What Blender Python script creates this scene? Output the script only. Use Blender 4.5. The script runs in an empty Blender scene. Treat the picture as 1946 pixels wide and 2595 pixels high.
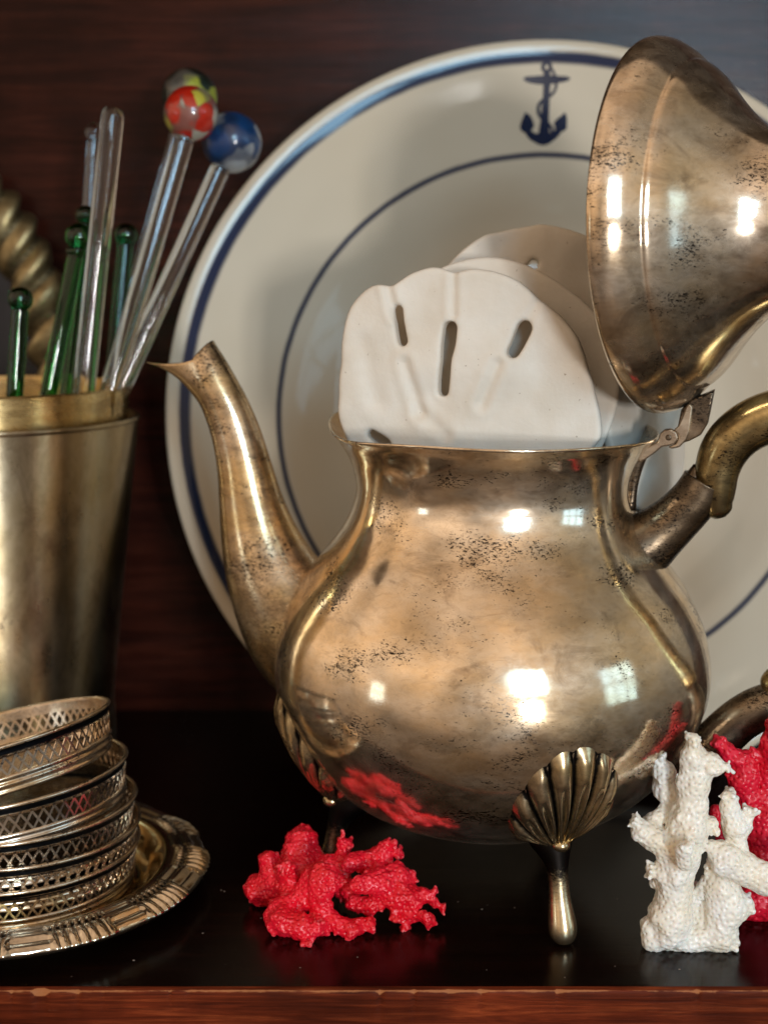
import bpy, math, random
import numpy as np
from mathutils import Vector, Matrix, kdtree

# ------------------------------------------------------------------ camera
U = 0.01                      # all shapes below are written in centimetres
CAM_H, PITCH, FPX = 20.4, math.radians(9.7), 3508.0
CX, CY = 973.0, 1297.5
cp, sp = math.cos(PITCH), math.sin(PITCH)
scene = bpy.context.scene
col = scene.collection
cam_d = bpy.data.cameras.new('camera'); cam = bpy.data.objects.new('camera', cam_d); col.objects.link(cam)
cam.location = (0, 0, CAM_H * U)
cam.rotation_euler = (math.pi / 2 - PITCH, 0, 0)
cam_d.sensor_fit = 'HORIZONTAL'; cam_d.sensor_width = 24.0; cam_d.lens = 24.0 * FPX / 1946.0
cam_d.clip_start = 0.01; cam_d.clip_end = 50.0
cam_d.dof.use_dof = True; cam_d.dof.focus_distance = 0.418; cam_d.dof.aperture_fstop = 8.0
scene.camera = cam

# ------------------------------------------------------------------ light of the room
world = bpy.data.worlds.new('World'); scene.world = world; world.use_nodes = True
wn, wl = world.node_tree.nodes, world.node_tree.links
wn.clear()
w_out = wn.new('ShaderNodeOutputWorld'); w_bg = wn.new('ShaderNodeBackground')
w_tc = wn.new('ShaderNodeTexCoord'); w_sep = wn.new('ShaderNodeSeparateXYZ')
w_map = wn.new('ShaderNodeMapRange'); w_map.inputs[1].default_value = -1; w_map.inputs[2].default_value = 1
w_ramp = wn.new('ShaderNodeValToRGB')
wl.new(w_tc.outputs['Generated'], w_sep.inputs[0]); wl.new(w_sep.outputs['Z'], w_map.inputs[0])
wl.new(w_map.outputs[0], w_ramp.inputs[0])
cr = w_ramp.color_ramp
cr.elements[0].position = 0.0; cr.elements[0].color = (0.035, 0.022, 0.014, 1)
cr.elements[1].position = 1.0; cr.elements[1].color = (0.42, 0.30, 0.205, 1)
for p_, c_ in ((0.34, (0.15, 0.102, 0.068, 1)), (0.45, (0.30, 0.215, 0.148, 1)), (0.57, (0.57, 0.425, 0.30, 1)), (0.72, (0.62, 0.455, 0.315, 1)), (0.92, (0.48, 0.345, 0.235, 1))):
    e = cr.elements.new(p_); e.color = c_
w_noise = wn.new('ShaderNodeTexNoise'); w_noise.inputs['Scale'].default_value = 2.0; w_noise.inputs['Detail'].default_value = 3
w_nr = wn.new('ShaderNodeMapRange'); w_nr.inputs[1].default_value = 0.3; w_nr.inputs[2].default_value = 0.7
w_nr.inputs[3].default_value = 0.45; w_nr.inputs[4].default_value = 1.35
w_mul = wn.new('ShaderNodeVectorMath'); w_mul.operation = 'SCALE'
wl.new(w_tc.outputs['Generated'], w_noise.inputs['Vector']); wl.new(w_noise.outputs['Fac'], w_nr.inputs[0])
wl.new(w_ramp.outputs[0], w_mul.inputs[0]); wl.new(w_nr.outputs[0], w_mul.inputs['Scale'])
w_side = wn.new('ShaderNodeMapRange'); w_side.interpolation_type = 'SMOOTHSTEP'   # the room is dimmer and cooler on its window side
w_side.inputs[1].default_value = 0.15; w_side.inputs[2].default_value = 0.85
wl.new(w_sep.outputs['X'], w_side.inputs[0])
w_mix = wn.new('ShaderNodeMix'); w_mix.data_type = 'RGBA'; w_mix.blend_type = 'MULTIPLY'
w_mix.inputs[7].default_value = (0.42, 0.50, 0.55, 1)
wl.new(w_side.outputs[0], w_mix.inputs[0]); wl.new(w_mul.outputs[0], w_mix.inputs[6]); wl.new(w_mix.outputs[2], w_bg.inputs[0]); w_bg.inputs[1].default_value = 1.32
wl.new(w_bg.outputs[0], w_out.inputs[0])


def window(name, az, el, dist, w, h, power, color, nx=1, ny=1, bar=0.05):
    """a daylight window of the room (nx x ny panes): az degrees to the right behind the camera, seen from the pot"""
    tgt = Vector((0.03, 0.456, 0.10))
    a, e = math.radians(az), math.radians(el)
    dirv = Vector((math.sin(a) * math.cos(e), -math.cos(a) * math.cos(e), math.sin(e)))
    rot = dirv.to_track_quat('Z', 'Y')
    pw, ph = (w - bar * (nx - 1)) / nx, (h - bar * (ny - 1)) / ny
    for i in range(nx):
        for j in range(ny):
            d = bpy.data.lights.new(name, 'AREA'); d.shape = 'RECTANGLE'; d.size = pw; d.size_y = ph
            d.energy = power / (nx * ny); d.color = color
            o = bpy.data.objects.new(name, d); col.objects.link(o)
            off = rot @ Vector((-w / 2 + pw / 2 + i * (pw + bar), -h / 2 + ph / 2 + j * (ph + bar), 0))
            o.location = tgt + dirv * dist + off
            o.rotation_euler = rot.to_euler()


window('window_light_main', 16, 0, 2.6, 0.24, 0.28, 22, (1.0, 0.985, 0.96), 2, 2, 0.025)
window('window_light_upper', 15, 18, 2.6, 0.66, 0.72, 19, (0.42, 0.74, 1.0), 2, 2)
window('window_light_right', 63, 8, 2.6, 0.80, 1.0, 3.6, (0.45, 0.76, 1.0), 3, 2)
window('window_light_left', -62, 2, 3.0, 0.36, 0.5, 1.2, (0.75, 0.92, 1.0), 3, 2, 0.04)

scene.view_settings.view_transform = 'Standard'
scene.view_settings.look = 'None'
scene.view_settings.exposure = 0.2
scene.view_settings.gamma = 1.0
scene.cycles.use_denoising = True
scene.cycles.denoiser = 'OPENIMAGEDENOISE'
scene.cycles.max_bounces = 10
scene.cycles.transmission_bounces = 10
scene.cycles.caustics_reflective = False
scene.cycles.caustics_refractive = True
scene.cycles.sample_clamp_indirect = 6.0

# ------------------------------------------------------------------ helpers


def ray(u, v):
    dx, dy = (u - CX) / FPX, (CY - v) / FPX
    return np.array([dx, cp + dy * sp, -sp + dy * cp])


def P(u, v, Y):
    """photograph pixel and distance into the shelf -> point in cm"""
    d = ray(u, v)
    t = Y / d[1]
    return np.array([0, 0, CAM_H]) + d * t


def link(o, parent=None):
    col.objects.link(o)
    if parent is not None:
        o.parent = parent
    return o


def thing(name, label, cat, base=(0, 0, 0), group=None):
    o = bpy.data.objects.new(name, None)
    o.empty_display_size = 0.01
    o.location = Vector(base) * U
    o['label'] = label; o['category'] = cat
    if group:
        o['group'] = group
    return link(o)


def mk(name, verts, faces, mat, parent=None, base=(0, 0, 0), smooth=True, label=None, kind=None, attr=None, rot=None, sharp=None):
    me = bpy.data.meshes.new(name)
    v = (np.asarray(verts, float) - np.asarray(base, float)) * U
    me.from_pydata(v.tolist(), [], [tuple(int(i) for i in f) for f in faces])
    if smooth:
        me.polygons.foreach_set('use_smooth', [True] * len(me.polygons))
    if attr is not None:
        for an, av in attr.items():
            a = me.attributes.new(an, 'FLOAT', 'POINT'); a.data.foreach_set('value', np.asarray(av, float).ravel())
    me.validate(); me.update()
    if sharp:
        me.set_sharp_from_angle(angle=math.radians(sharp))
    if mat:
        me.materials.append(mat)
    o = bpy.data.objects.new(name, me)
    if parent is None and any(base):
        o.location = Vector(base) * U
    if label:
        o['label'] = label
    if kind:
        o['kind'] = kind
    return link(o, parent)


def tag(o, label, cat, group=None):
    o['label'] = label; o['category'] = cat
    if group:
        o['group'] = group
    return o


def spline(pts, n):
    """Catmull-Rom resample of rows of numbers"""
    p = np.asarray(pts, float)
    p = np.vstack([2 * p[0] - p[1], p, 2 * p[-1] - p[-2]])
    m = len(p) - 3
    out = []
    for t in np.linspace(0, m, n):
        i = min(int(t), m - 1); f = t - i
        a, b, c, d = p[i], p[i + 1], p[i + 2], p[i + 3]
        out.append(0.5 * ((2 * b) + (-a + c) * f + (2 * a - 5 * b + 4 * c - d) * f * f + (-a + 3 * b - 3 * c + d) * f ** 3))
    return np.array(out)


def grid_faces(nr, nc, wrap=True):
    f = []
    for i in range(nr - 1):
        for j in range(nc if wrap else nc - 1):
            k = (j + 1) % nc
            f.append((i * nc + j, i * nc + k, (i + 1) * nc + k, (i + 1) * nc + j))
    return f


def lathe(profile, seg=96, mod=None, cap0=False, cap1=False):
    """profile rows (r, z) about Z; mod(r, th, z) -> r, z"""
    v = []
    for r, z in profile:
        for j in range(seg):
            th = 2 * math.pi * j / seg
            rr, zz = (r, z) if mod is None else mod(r, th, z)
            v.append((rr * math.cos(th), rr * math.sin(th), zz))
    f = grid_faces(len(profile), seg)
    if cap0:
        f.append(tuple(range(seg))[::-1])
    if cap1:
        b = (len(profile) - 1) * seg
        f.append(tuple(range(b, b + seg)))
    return np.array(v), f


def sweep(pts, rad, seg=24, cap=True, ref=(0, 1, 0), rad2=None, mod=None):
    """tube along pts with radius rad (in the plane across ref) and rad2 along ref"""
    pts = np.asarray(pts, float); n = len(pts)
    rad = np.asarray(rad, float); rad2 = rad if rad2 is None else np.asarray(rad2, float)
    T = np.gradient(pts, axis=0); T /= np.linalg.norm(T, axis=1)[:, None]
    v = []
    nprev = None
    for i in range(n):
        if nprev is None:
            a = np.array(ref, float)
        else:
            a = nprev
        b = a - T[i] * a.dot(T[i]); b /= np.linalg.norm(b)
        nprev = b
        c = np.cross(T[i], b)
        for j in range(seg):
            th = 2 * math.pi * j / seg
            q = b * math.cos(th) * rad2[i] + c * math.sin(th) * rad[i]
            pnt = pts[i] + q
            if mod is not None:
                pnt = mod(pnt, i / (n - 1), th, pts[i], q, T[i])
            v.append(pnt)
    f = grid_faces(n, seg)
    if cap:
        f.append(tuple(range(seg))[::-1]); f.append(tuple(range((n - 1) * seg, n * seg)))
    return np.array(v), f


def tube(spec, n=40, seg=20, **k):
    """spec rows: x, y, z, r"""
    s = spline(spec, n)
    return sweep(s[:, :3], np.maximum(s[:, 3], 0.01), seg, **k)


def box(x0, x1, y0, y1, z0, z1):
    v = [(x, y, z) for z in (z0, z1) for y in (y0, y1) for x in (x0, x1)]
    f = [(0, 2, 3, 1), (4, 5, 7, 6), (0, 1, 5, 4), (2, 6, 7, 3), (0, 4, 6, 2), (1, 3, 7, 5)]
    return np.array(v, float), f


def join(*parts):
    V, F, o = [], [], 0
    for v, f in parts:
        V.append(np.asarray(v, float)); F += [tuple(i + o for i in q) for q in f]; o += len(v)
    return np.vstack(V), F


def ball(c, r, seg=24, rings=14, sc=(1, 1, 1)):
    prof = [(max(r * math.sin(t), 1e-4), -r * math.cos(t)) for t in np.linspace(0, math.pi, rings)]
    v, f = lathe(prof, seg)
    return v * np.array(sc) + np.array(c), f


def rotmat(yaw=0, pitch=0, roll=0):
    return np.array((Matrix.Rotation(math.radians(yaw), 3, 'Z') @ Matrix.Rotation(math.radians(pitch), 3, 'X') @ Matrix.Rotation(math.radians(roll), 3, 'Y')))


def field(shape, h, wavelength, seed):
    """smooth random field on a grid, about -1..1"""
    rng = np.random.default_rng(seed)
    n = [max(3, int(math.ceil(s * h / wavelength)) + 3) for s in shape]
    g = rng.uniform(-1, 1, n)
    for ax in range(3):
        t = np.arange(shape[ax]) * h / wavelength
        i = t.astype(int); fr = t - i; fr = fr * fr * (3 - 2 * fr)
        sh = [1, 1, 1]; sh[ax] = -1
        fr = fr.reshape(sh)
        g = np.take(g, i, axis=ax) * (1 - fr) + np.take(g, i + 1, axis=ax) * fr
    return g


def surface_nets(F, origin, h):
    s = F < 0
    nx, ny, nz = F.shape
    cells = np.zeros((nx - 1, ny - 1, nz - 1), int)
    offs = [(i, j, k) for i in (0, 1) for j in (0, 1) for k in (0, 1)]
    for i, j, k in offs:
        cells += s[i:nx - 1 + i, j:ny - 1 + j, k:nz - 1 + k]
    act = (cells > 0) & (cells < 8)
    ids = np.full(act.shape, -1); idx = np.argwhere(act); ids[act] = np.arange(len(idx))
    pos = np.zeros((len(idx), 3)); cnt = np.zeros(len(idx))
    for a in offs:
        for ax in range(3):
            if a[ax]:
                continue
            b = list(a); b[ax] = 1
            fa = F[idx[:, 0] + a[0], idx[:, 1] + a[1], idx[:, 2] + a[2]]
            fb = F[idx[:, 0] + b[0], idx[:, 1] + b[1], idx[:, 2] + b[2]]
            m = (fa < 0) != (fb < 0)
            t = np.where(m, fa / np.where(m, fa - fb, 1), 0)
            p = np.tile(np.array(a, float), (len(idx), 1)); p[:, ax] = t
            pos[m] += p[m]; cnt[m] += 1
    pos = (idx + pos / cnt[:, None]) * h + np.array(origin)
    quads = []
    for ax in range(3):
        o1, o2 = [(1, 2), (2, 0), (0, 1)][ax]
        sl = [slice(None)] * 3; sl[ax] = slice(0, -1); sa = s[tuple(sl)]
        sl[ax] = slice(1, None); sb = s[tuple(sl)]
        e = np.argwhere(sa != sb)
        ok = (e[:, o1] > 0) & (e[:, o2] > 0) & (e[:, o1] < F.shape[o1] - 1) & (e[:, o2] < F.shape[o2] - 1)
        e = e[ok]
        flip = sa[e[:, 0], e[:, 1], e[:, 2]]

        def cid(d1, d2):
            q = e.copy(); q[:, o1] -= d1; q[:, o2] -= d2
            return ids[q[:, 0], q[:, 1], q[:, 2]]
        q = np.stack([cid(1, 1), cid(0, 1), cid(0, 0), cid(1, 0)], 1)
        q[~flip] = q[~flip][:, ::-1]
        quads.append(q)
    return pos, np.vstack(quads)


def smin(a, b, k):
    hh = np.clip(0.5 + 0.5 * (b - a) / k, 0, 1)
    return b * (1 - hh) + a * hh - k * hh * (1 - hh)


# ------------------------------------------------------------------ materials
class NT:
    def __init__(s, name):
        s.m = bpy.data.materials.new(name); s.m.use_nodes = True
        s.t = s.m.node_tree; s.n = s.t.nodes; s.l = s.t.links
        s.b = s.n['Principled BSDF']
        tc = s.n.new('ShaderNodeTexCoord'); vm = s.n.new('ShaderNodeVectorMath'); vm.operation = 'SCALE'; vm.inputs['Scale'].default_value = 100.0
        s.l.new(tc.outputs['Object'], vm.inputs[0]); s.co = vm.outputs[0]   # centimetres

    def put(s, sock, val):
        if hasattr(val, 'links'):
            s.l.new(val, sock)
        elif isinstance(val, (tuple, list)) and len(val) == 3 and sock.type == 'RGBA':
            sock.default_value = (*val, 1)
        else:
            sock.default_value = val

    def set(s, **k):
        for a, v in k.items():
            s.put(s.b.inputs[a.replace('_', ' ')], v)
        return s

    def mapping(s, scale=(1, 1, 1), loc=(0, 0, 0), rot=(0, 0, 0), co=None):
        m = s.n.new('ShaderNodeMapping'); m.inputs['Scale'].default_value = scale; m.inputs['Location'].default_value = loc; m.inputs['Rotation'].default_value = rot
        s.l.new(co or s.co, m.inputs[0]); return m.outputs[0]

    def noise(s, scale, detail=4, rough=0.55, co=None, dist=0.0):
        n = s.n.new('ShaderNodeTexNoise'); n.inputs['Scale'].default_value = scale; n.inputs['Detail'].default_value = detail
        n.inputs['Roughness'].default_value = rough; n.inputs['Distortion'].default_value = dist
        s.l.new(co or s.co, n.inputs['Vector']); return n.outputs['Fac']

    def voronoi(s, scale, feature='F1', co=None, out='Distance', rand=1.0):
        n = s.n.new('ShaderNodeTexVoronoi'); n.feature = feature; n.inputs['Scale'].default_value = scale; n.inputs['Randomness'].default_value = rand
        s.l.new(co or s.co, n.inputs['Vector']); return n.outputs[out]

    def ramp(s, fac, *stops):
        n = s.n.new('ShaderNodeValToRGB'); c = n.color_ramp
        c.elements[0].position, c.elements[1].position = stops[0][0], stops[-1][0]
        g = lambda q: (*q, 1) if isinstance(q, (tuple, list)) else (q, q, q, 1)
        c.elements[0].color, c.elements[1].color = g(stops[0][1]), g(stops[-1][1])
        for p_, q in stops[1:-1]:
            c.elements.new(p_).color = g(q)
        s.put(n.inputs[0], fac); return n.outputs[0]

    def mix(s, fac, a, b, mode='MIX'):
        n = s.n.new('ShaderNodeMix'); n.data_type = 'RGBA'; n.blend_type = mode
        s.put(n.inputs[0], fac); s.put(n.inputs[6], a); s.put(n.inputs[7], b); return n.outputs[2]

    def math(s, op, a, b=0.0, c=0.0):
        n = s.n.new('ShaderNodeMath'); n.operation = op
        s.put(n.inputs[0], a); s.put(n.inputs[1], b); s.put(n.inputs[2], c); return n.outputs[0]

    def attr(s, name):
        n = s.n.new('ShaderNodeAttribute'); n.attribute_name = name; return n.outputs['Fac']

    def bump(s, height, strength=0.3, dist=0.05, normal=None):
        n = s.n.new('ShaderNodeBump'); n.inputs['Strength'].default_value = strength; n.inputs['Distance'].default_value = dist * U
        s.put(n.inputs['Height'], height)
        if normal is not None:
            s.l.new(normal, n.inputs['Normal'])
        s.l.new(n.outputs[0], s.b.inputs['Normal']); return n.outputs[0]


def metal(name, pale, gold, dark=(0.014, 0.010, 0.009), pit=0.5, rough=(0.10, 0.24), stretch=(1, 1, 1.8), patina=False, big=0.35, seed=0.0, aniso=0.0, haze=(0.15, 0.5), mott=0.4, brown=(0.20, 0.125, 0.075)):
    t = NT(name)
    co = t.mapping(stretch, (seed, seed * 1.7, seed * .6))
    n1 = t.noise(big, 5, 0.6, co)
    base = t.mix(t.ramp(n1, (0.38, 0), (0.62, 1)), pale, gold)
    # broad brown tarnish with cloudy, scratched borders
    cloud = t.noise(0.55, 9, 0.68, t.mapping(stretch, (3 + seed, 5, 1.5 * seed)), 0.7)
    m_ = t.ramp(cloud, (0.56 - 0.16 * mott, 0.0), (0.74 - 0.10 * mott, 0.85))
    base = t.mix(t.math('MULTIPLY', m_, 0.85), base, brown)
    film = t.noise(2.4, 9, 0.7, co, 0.8)
    base = t.mix(t.ramp(film, (0.46, 0.0), (0.78, 0.5)), base, tuple(0.5 * x for x in gold))
    # clusters of fine black pitting
    mask = t.ramp(t.noise(0.42, 4, 0.55, t.mapping(stretch, (7 + seed, 3, 11))), (0.54 - 0.1 * pit, 0), (0.74 - 0.1 * pit, 1))
    grain = t.noise(8.0, 8, 0.76, t.mapping((stretch[0], stretch[1], stretch[2] * 1.3)), 0.6)
    pits = t.ramp(t.math('ADD', grain, t.math('MULTIPLY', mask, 0.15)), (0.65, 0), (0.70, 1.0))
    base = t.mix(pits, base, dark)
    fac = pits
    if patina:
        pa = t.math('ADD', t.attr('patina'), t.math('MULTIPLY', t.math('SUBTRACT', grain, 0.5), 0.8))
        pa = t.ramp(pa, (0.35, 0), (0.72, 1))
        base = t.mix(pa, base, dark); fac = t.math('MAXIMUM', pits, pa)
    rn = t.ramp(t.noise(1.1, 6, 0.6, co), (0.3, rough[0]), (0.75, rough[1]))
    scr = t.noise(3.0, 5, 0.65, t.mapping((1.0, 1.0, 14.0)))
    rr = t.math('ADD', rn, t.math('MULTIPLY', t.math('SUBTRACT', scr, 0.5), 0.10))
    rr = t.math('ADD', rr, t.math('MULTIPLY', fac, 0.25))
    t.set(Base_Color=base, Metallic=1.0, Roughness=rr)
    if aniso:
        tg = t.n.new('ShaderNodeTangent'); tg.direction_type = 'RADIAL'; tg.axis = 'Z'
        t.l.new(tg.outputs[0], t.b.inputs['Tangent']); t.b.inputs['Anisotropic'].default_value = aniso; t.b.inputs['Anisotropic Rotation'].default_value = 0.25
    hgt = t.math('ADD', t.math('MULTIPLY', t.noise(0.5, 2, 0.4), 0.8), t.math('MULTIPLY', scr, 0.03))
    nb = t.bump(hgt, 0.22, 0.08)
    # dull, scuffed film over the polish
    b2 = t.n.new('ShaderNodeBsdfPrincipled'); b2.inputs['Metallic'].default_value = 1.0; b2.inputs['Roughness'].default_value = 0.52
    t.put(b2.inputs['Base Color'], base); t.l.new(nb, b2.inputs['Normal'])
    hz = t.ramp(t.noise(0.9, 8, 0.7, t.mapping(stretch, (seed + 2, 9, seed)), 0.5), (0.34, haze[0]), (0.68, haze[1]))
    hz = t.math('MAXIMUM', hz, t.math('MULTIPLY', m_, haze[1]))
    mx = t.n.new('ShaderNodeMixShader'); t.put(mx.inputs[0], hz)
    t.l.new(t.b.outputs[0], mx.inputs[1]); t.l.new(b2.outputs[0], mx.inputs[2])
    t.l.new(mx.outputs[0], t.n['Material Output'].inputs[0])
    return t.m


M_BODY = metal('tarnished_silver', (0.88, 0.765, 0.62), (0.80, 0.61, 0.39), pit=0.85, seed=1.3, mott=0.08, haze=(0.05, 0.30), rough=(0.06, 0.18), patina=True)
M_LID = metal('tarnished_silver_lid', (0.84, 0.72, 0.58), (0.76, 0.58, 0.38), pit=1.0, seed=4.1, mott=0.45, haze=(0.08, 0.34), rough=(0.07, 0.2))
M_SPOUT = metal('tarnished_silver_spout', (0.80, 0.63, 0.44), (0.76, 0.54, 0.27), pit=1.5, rough=(0.12, 0.28), seed=8.2, mott=0.75, haze=(0.12, 0.4), patina=True)
M_SOCK = metal('tarnished_socket', (0.46, 0.36, 0.26), (0.38, 0.28, 0.18), pit=1.9, rough=(0.2, 0.42), seed=2.2, mott=1.9, brown=(0.035, 0.024, 0.018), haze=(0.12, 0.35), patina=True)
M_GRIP = metal('brass_grip', (0.66, 0.52, 0.27), (0.54, 0.40, 0.18), pit=1.1, rough=(0.12, 0.3), seed=5.5, mott=1.3, brown=(0.05, 0.035, 0.024), haze=(0.1, 0.35))
M_FOOT = metal('oxidised_foot', (0.74, 0.60, 0.40), (0.60, 0.45, 0.24), dark=(0.012, 0.010, 0.009), pit=0.9, patina=True, rough=(0.14, 0.3), seed=6.6, mott=0.6, haze=(0.1, 0.3))
M_HINGE = metal('hinge_metal', (0.60, 0.50, 0.39), (0.50, 0.40, 0.29), pit=-0.3, rough=(0.22, 0.4), seed=3.3, mott=0.6)
M_CUP = metal('brushed_cup', (0.66, 0.56, 0.40), (0.50, 0.38, 0.20), pit=-0.3, rough=(0.26, 0.38), stretch=(1, 1, .6), big=0.22, seed=9.0, aniso=0.88, haze=(0.0, 0.12), mott=0.3)
M_COLLAR = metal('brass_collar', (0.78, 0.58, 0.28), (0.66, 0.46, 0.18), pit=-0.2, rough=(0.22, 0.34), stretch=(1, 1, 3), seed=3.9, aniso=0.8, haze=(0.0, 0.15), mott=0.2)
M_SILVER = metal('coaster_silver', (0.86, 0.77, 0.67), (0.74, 0.55, 0.34), dark=(0.010, 0.012, 0.016), patina=True, pit=0.7, rough=(0.10, 0.24), big=0.5, seed=2.8, mott=0.4, haze=(0.05, 0.3))
M_TRAY = metal('tray_silver', (0.80, 0.71, 0.59), (0.72, 0.58, 0.40), dark=(0.02, 0.016, 0.014), patina=True, pit=0.2, rough=(0.07, 0.16), seed=5.9, mott=0.2, haze=(0.0, 0.15))
M_TRAYBOWL = metal('tray_bowl', (0.70, 0.57, 0.34), (0.66, 0.50, 0.26), pit=-0.6, rough=(0.05, 0.10), seed=7.9, mott=0.1, haze=(0.0, 0.08))
M_GILT = metal('gilt', (0.46, 0.37, 0.20), (0.36, 0.27, 0.13), patina=True, pit=0.4, rough=(0.38, 0.5), seed=7.1, mott=0.8, brown=(0.06, 0.04, 0.02))


def wood(name, dark, mid, light, rough, coat=0.0, sc=1.0, bump=0.25, glare=False, coat_rough=0.2, spec=0.5):
    t = NT(name)
    co = t.mapping((0.05 * sc, 0.9 * sc, 0.9 * sc))
    g = t.noise(2.2, 9, 0.66, co, 0.8)
    fine = t.noise(9.0, 5, 0.7, t.mapping((0.05, 1.2, 1.2)))
    c = t.ramp(g, (0.30, dark), (0.52, mid), (0.74, light))
    c = t.mix(t.ramp(fine, (0.35, 0.55), (0.6, 0.0)), c, dark)
    blotch = t.noise(0.16, 4, 0.6)
    c = t.mix(t.ramp(blotch, (0.40, 0.65), (0.62, 0.0)), c, dark)
    rr = t.ramp(t.noise(1.3, 6, 0.6, co), (0.3, rough * 0.8), (0.7, rough * 1.25))
    t.set(Base_Color=c, Roughness=rr, Coat_Weight=coat, Coat_Roughness=coat_rough)
    t.b.inputs['Specular IOR Level'].default_value = spec
    t.bump(t.math('ADD', g, t.math('MULTIPLY', fine, 0.7)), bump, 0.05)
    return t


M_WALL = wood('dark_mahogany_panel', (0.010, 0.0024, 0.0014), (0.045, 0.0095, 0.005), (0.074, 0.018, 0.009), 0.20, bump=0.25, spec=0.16).m
M_BOARD = wood('shade_board_wood', (0.03, 0.014, 0.008), (0.09, 0.045, 0.025), (0.15, 0.08, 0.045), 0.4).m
M_TOP = wood('shelf_top_varnish', (0.0035, 0.0014, 0.001), (0.009, 0.0028, 0.0016), (0.020, 0.0055, 0.0028), 0.20, sc=1.2, bump=0.05, spec=0.2).m


def front_wood():
    t = wood('shelf_front_wood', (0.030, 0.005, 0.002), (0.19, 0.030, 0.009), (0.48, 0.10, 0.028), 0.42, bump=0.3, spec=0.06, sc=1.7)
    base = t.b.inputs['Base Color'].links[0].from_socket
    # bare pale wood where the arris is rubbed, and scratches
    e = t.attr('wear')
    n = t.noise(1.2, 6, 0.7, t.mapping((0.5, 2, 2)))
    w = t.ramp(t.math('ADD', e, t.math('MULTIPLY', t.math('SUBTRACT', n, 0.5), 1.5)), (0.78, 0), (1.05, 1))
    c = t.mix(t.math('MULTIPLY', w, 0.55), base, (0.52, 0.21, 0.08))
    s1 = t.noise(1.0, 3, 0.6, t.mapping((0.25, 9, 9), rot=(0, 0.2, 0)))
    s = t.ramp(s1, (0.735, 0), (0.75, 0.45))
    c = t.mix(s, c, (0.45, 0.22, 0.12))
    knot = t.ramp(t.voronoi(0.10, co=t.mapping((1, 0.3, 2.0), (3.2, 0, 0))), (0.10, 0.9), (0.24, 0.0))
    c = t.mix(knot, c, (0.012, 0.006, 0.005))
    t.set(Base_Color=c)
    return t.m


M_FRONT = front_wood()


def plate_mat():
    t = NT('glazed_cream_china')
    sep = t.n.new('ShaderNodeSeparateXYZ'); t.l.new(t.co, sep.inputs[0])
    r = t.math('SQRT', t.math('ADD', t.math('POWER', sep.outputs[0], 2.0), t.math('POWER', sep.outputs[1], 2.0)))
    wob = t.math('MULTIPLY', t.math('SUBTRACT', t.noise(0.9, 2), 0.5), 0.05)
    r = t.math('ADD', r, wob)

    def band(a, b, soft):
        return t.math('MULTIPLY', t.ramp(t.math('DIVIDE', r, 20.0), ((a - soft) / 20, 0), ((a + soft) / 20, 1)),
                      t.ramp(t.math('DIVIDE', r, 20.0), ((b - soft) / 20, 1), ((b + soft) / 20, 0)))
    b = t.math('MAXIMUM', band(14.76, 15.22, 0.03), band(11.16, 11.34, 0.02))
    b = t.math('MULTIPLY', b, t.attr('front'))
    cream = t.mix(t.ramp(t.noise(0.12, 3), (0.35, 0), (0.65, 1)), (0.585, 0.505, 0.385), (0.62, 0.545, 0.43))
    navy = t.mix(t.noise(0.8, 4), (0.006, 0.014, 0.045), (0.010, 0.022, 0.065))
    t.set(Base_Color=t.mix(b, cream, navy), Roughness=0.07)
    t.b.inputs['Specular IOR Level'].default_value = 0.32
    t.bump(t.noise(0.5, 2), 0.08, 0.05)
    return t.m


def simple(name, color, rough=0.5, **k):
    t = NT(name); t.set(Base_Color=color, Roughness=rough, **k); return t


M_PLATE = plate_mat()
t_ = simple('navy_print', (0.007, 0.015, 0.045), 0.12); M_NAVY = t_.m


def clay():
    t = NT('white_shell_clay')
    n = t.noise(0.6, 5)
    c = t.mix(t.ramp(n, (0.35, 0), (0.7, 1)), (0.76, 0.705, 0.62), (0.68, 0.61, 0.51))
    sp_ = t.ramp(t.noise(7.0, 2, 0.4), (0.75, 0), (0.78, 0.7))
    c = t.mix(sp_, c, (0.30, 0.22, 0.15))
    t.set(Base_Color=c, Roughness=0.62, Subsurface_Weight=0.08, Subsurface_Scale=0.003)
    t.b.inputs['Subsurface Radius'].default_value = (1, 0.7, 0.5)
    t.bump(t.math('ADD', t.noise(1.2, 5, 0.6), t.math('MULTIPLY', t.noise(9, 3), 0.15)), 0.35, 0.10)
    return t.m


M_CLAY = clay()


def coral_mat(name, a, b, tip, pitcol, sss, scale=7.0, rough=0.42):
    t = NT(name)
    pit = t.attr('pore')
    n = t.noise(0.9, 4)
    c = t.mix(t.ramp(n, (0.35, 0), (0.68, 1)), a, b)
    c = t.mix(t.math('MULTIPLY', pit, t.ramp(t.noise(1.1, 3), (0.36, 0.15), (0.6, 0.85))), c, pitcol)
    c = t.mix(t.ramp(t.attr('tip'), (0.2, 0), (1.0, 0.75)), c, tip)
    rr = t.ramp(t.noise(5, 3), (0.4, rough * 0.55), (0.65, rough * 1.3))
    t.set(Base_Color=c, Roughness=rr, Subsurface_Weight=sss, Subsurface_Scale=0.002)
    t.b.inputs['Subsurface Radius'].default_value = (1.0, 0.55, 0.4)
    t.bump(t.noise(16, 5, 0.7), 0.3, 0.02)
    return t.m


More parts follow.
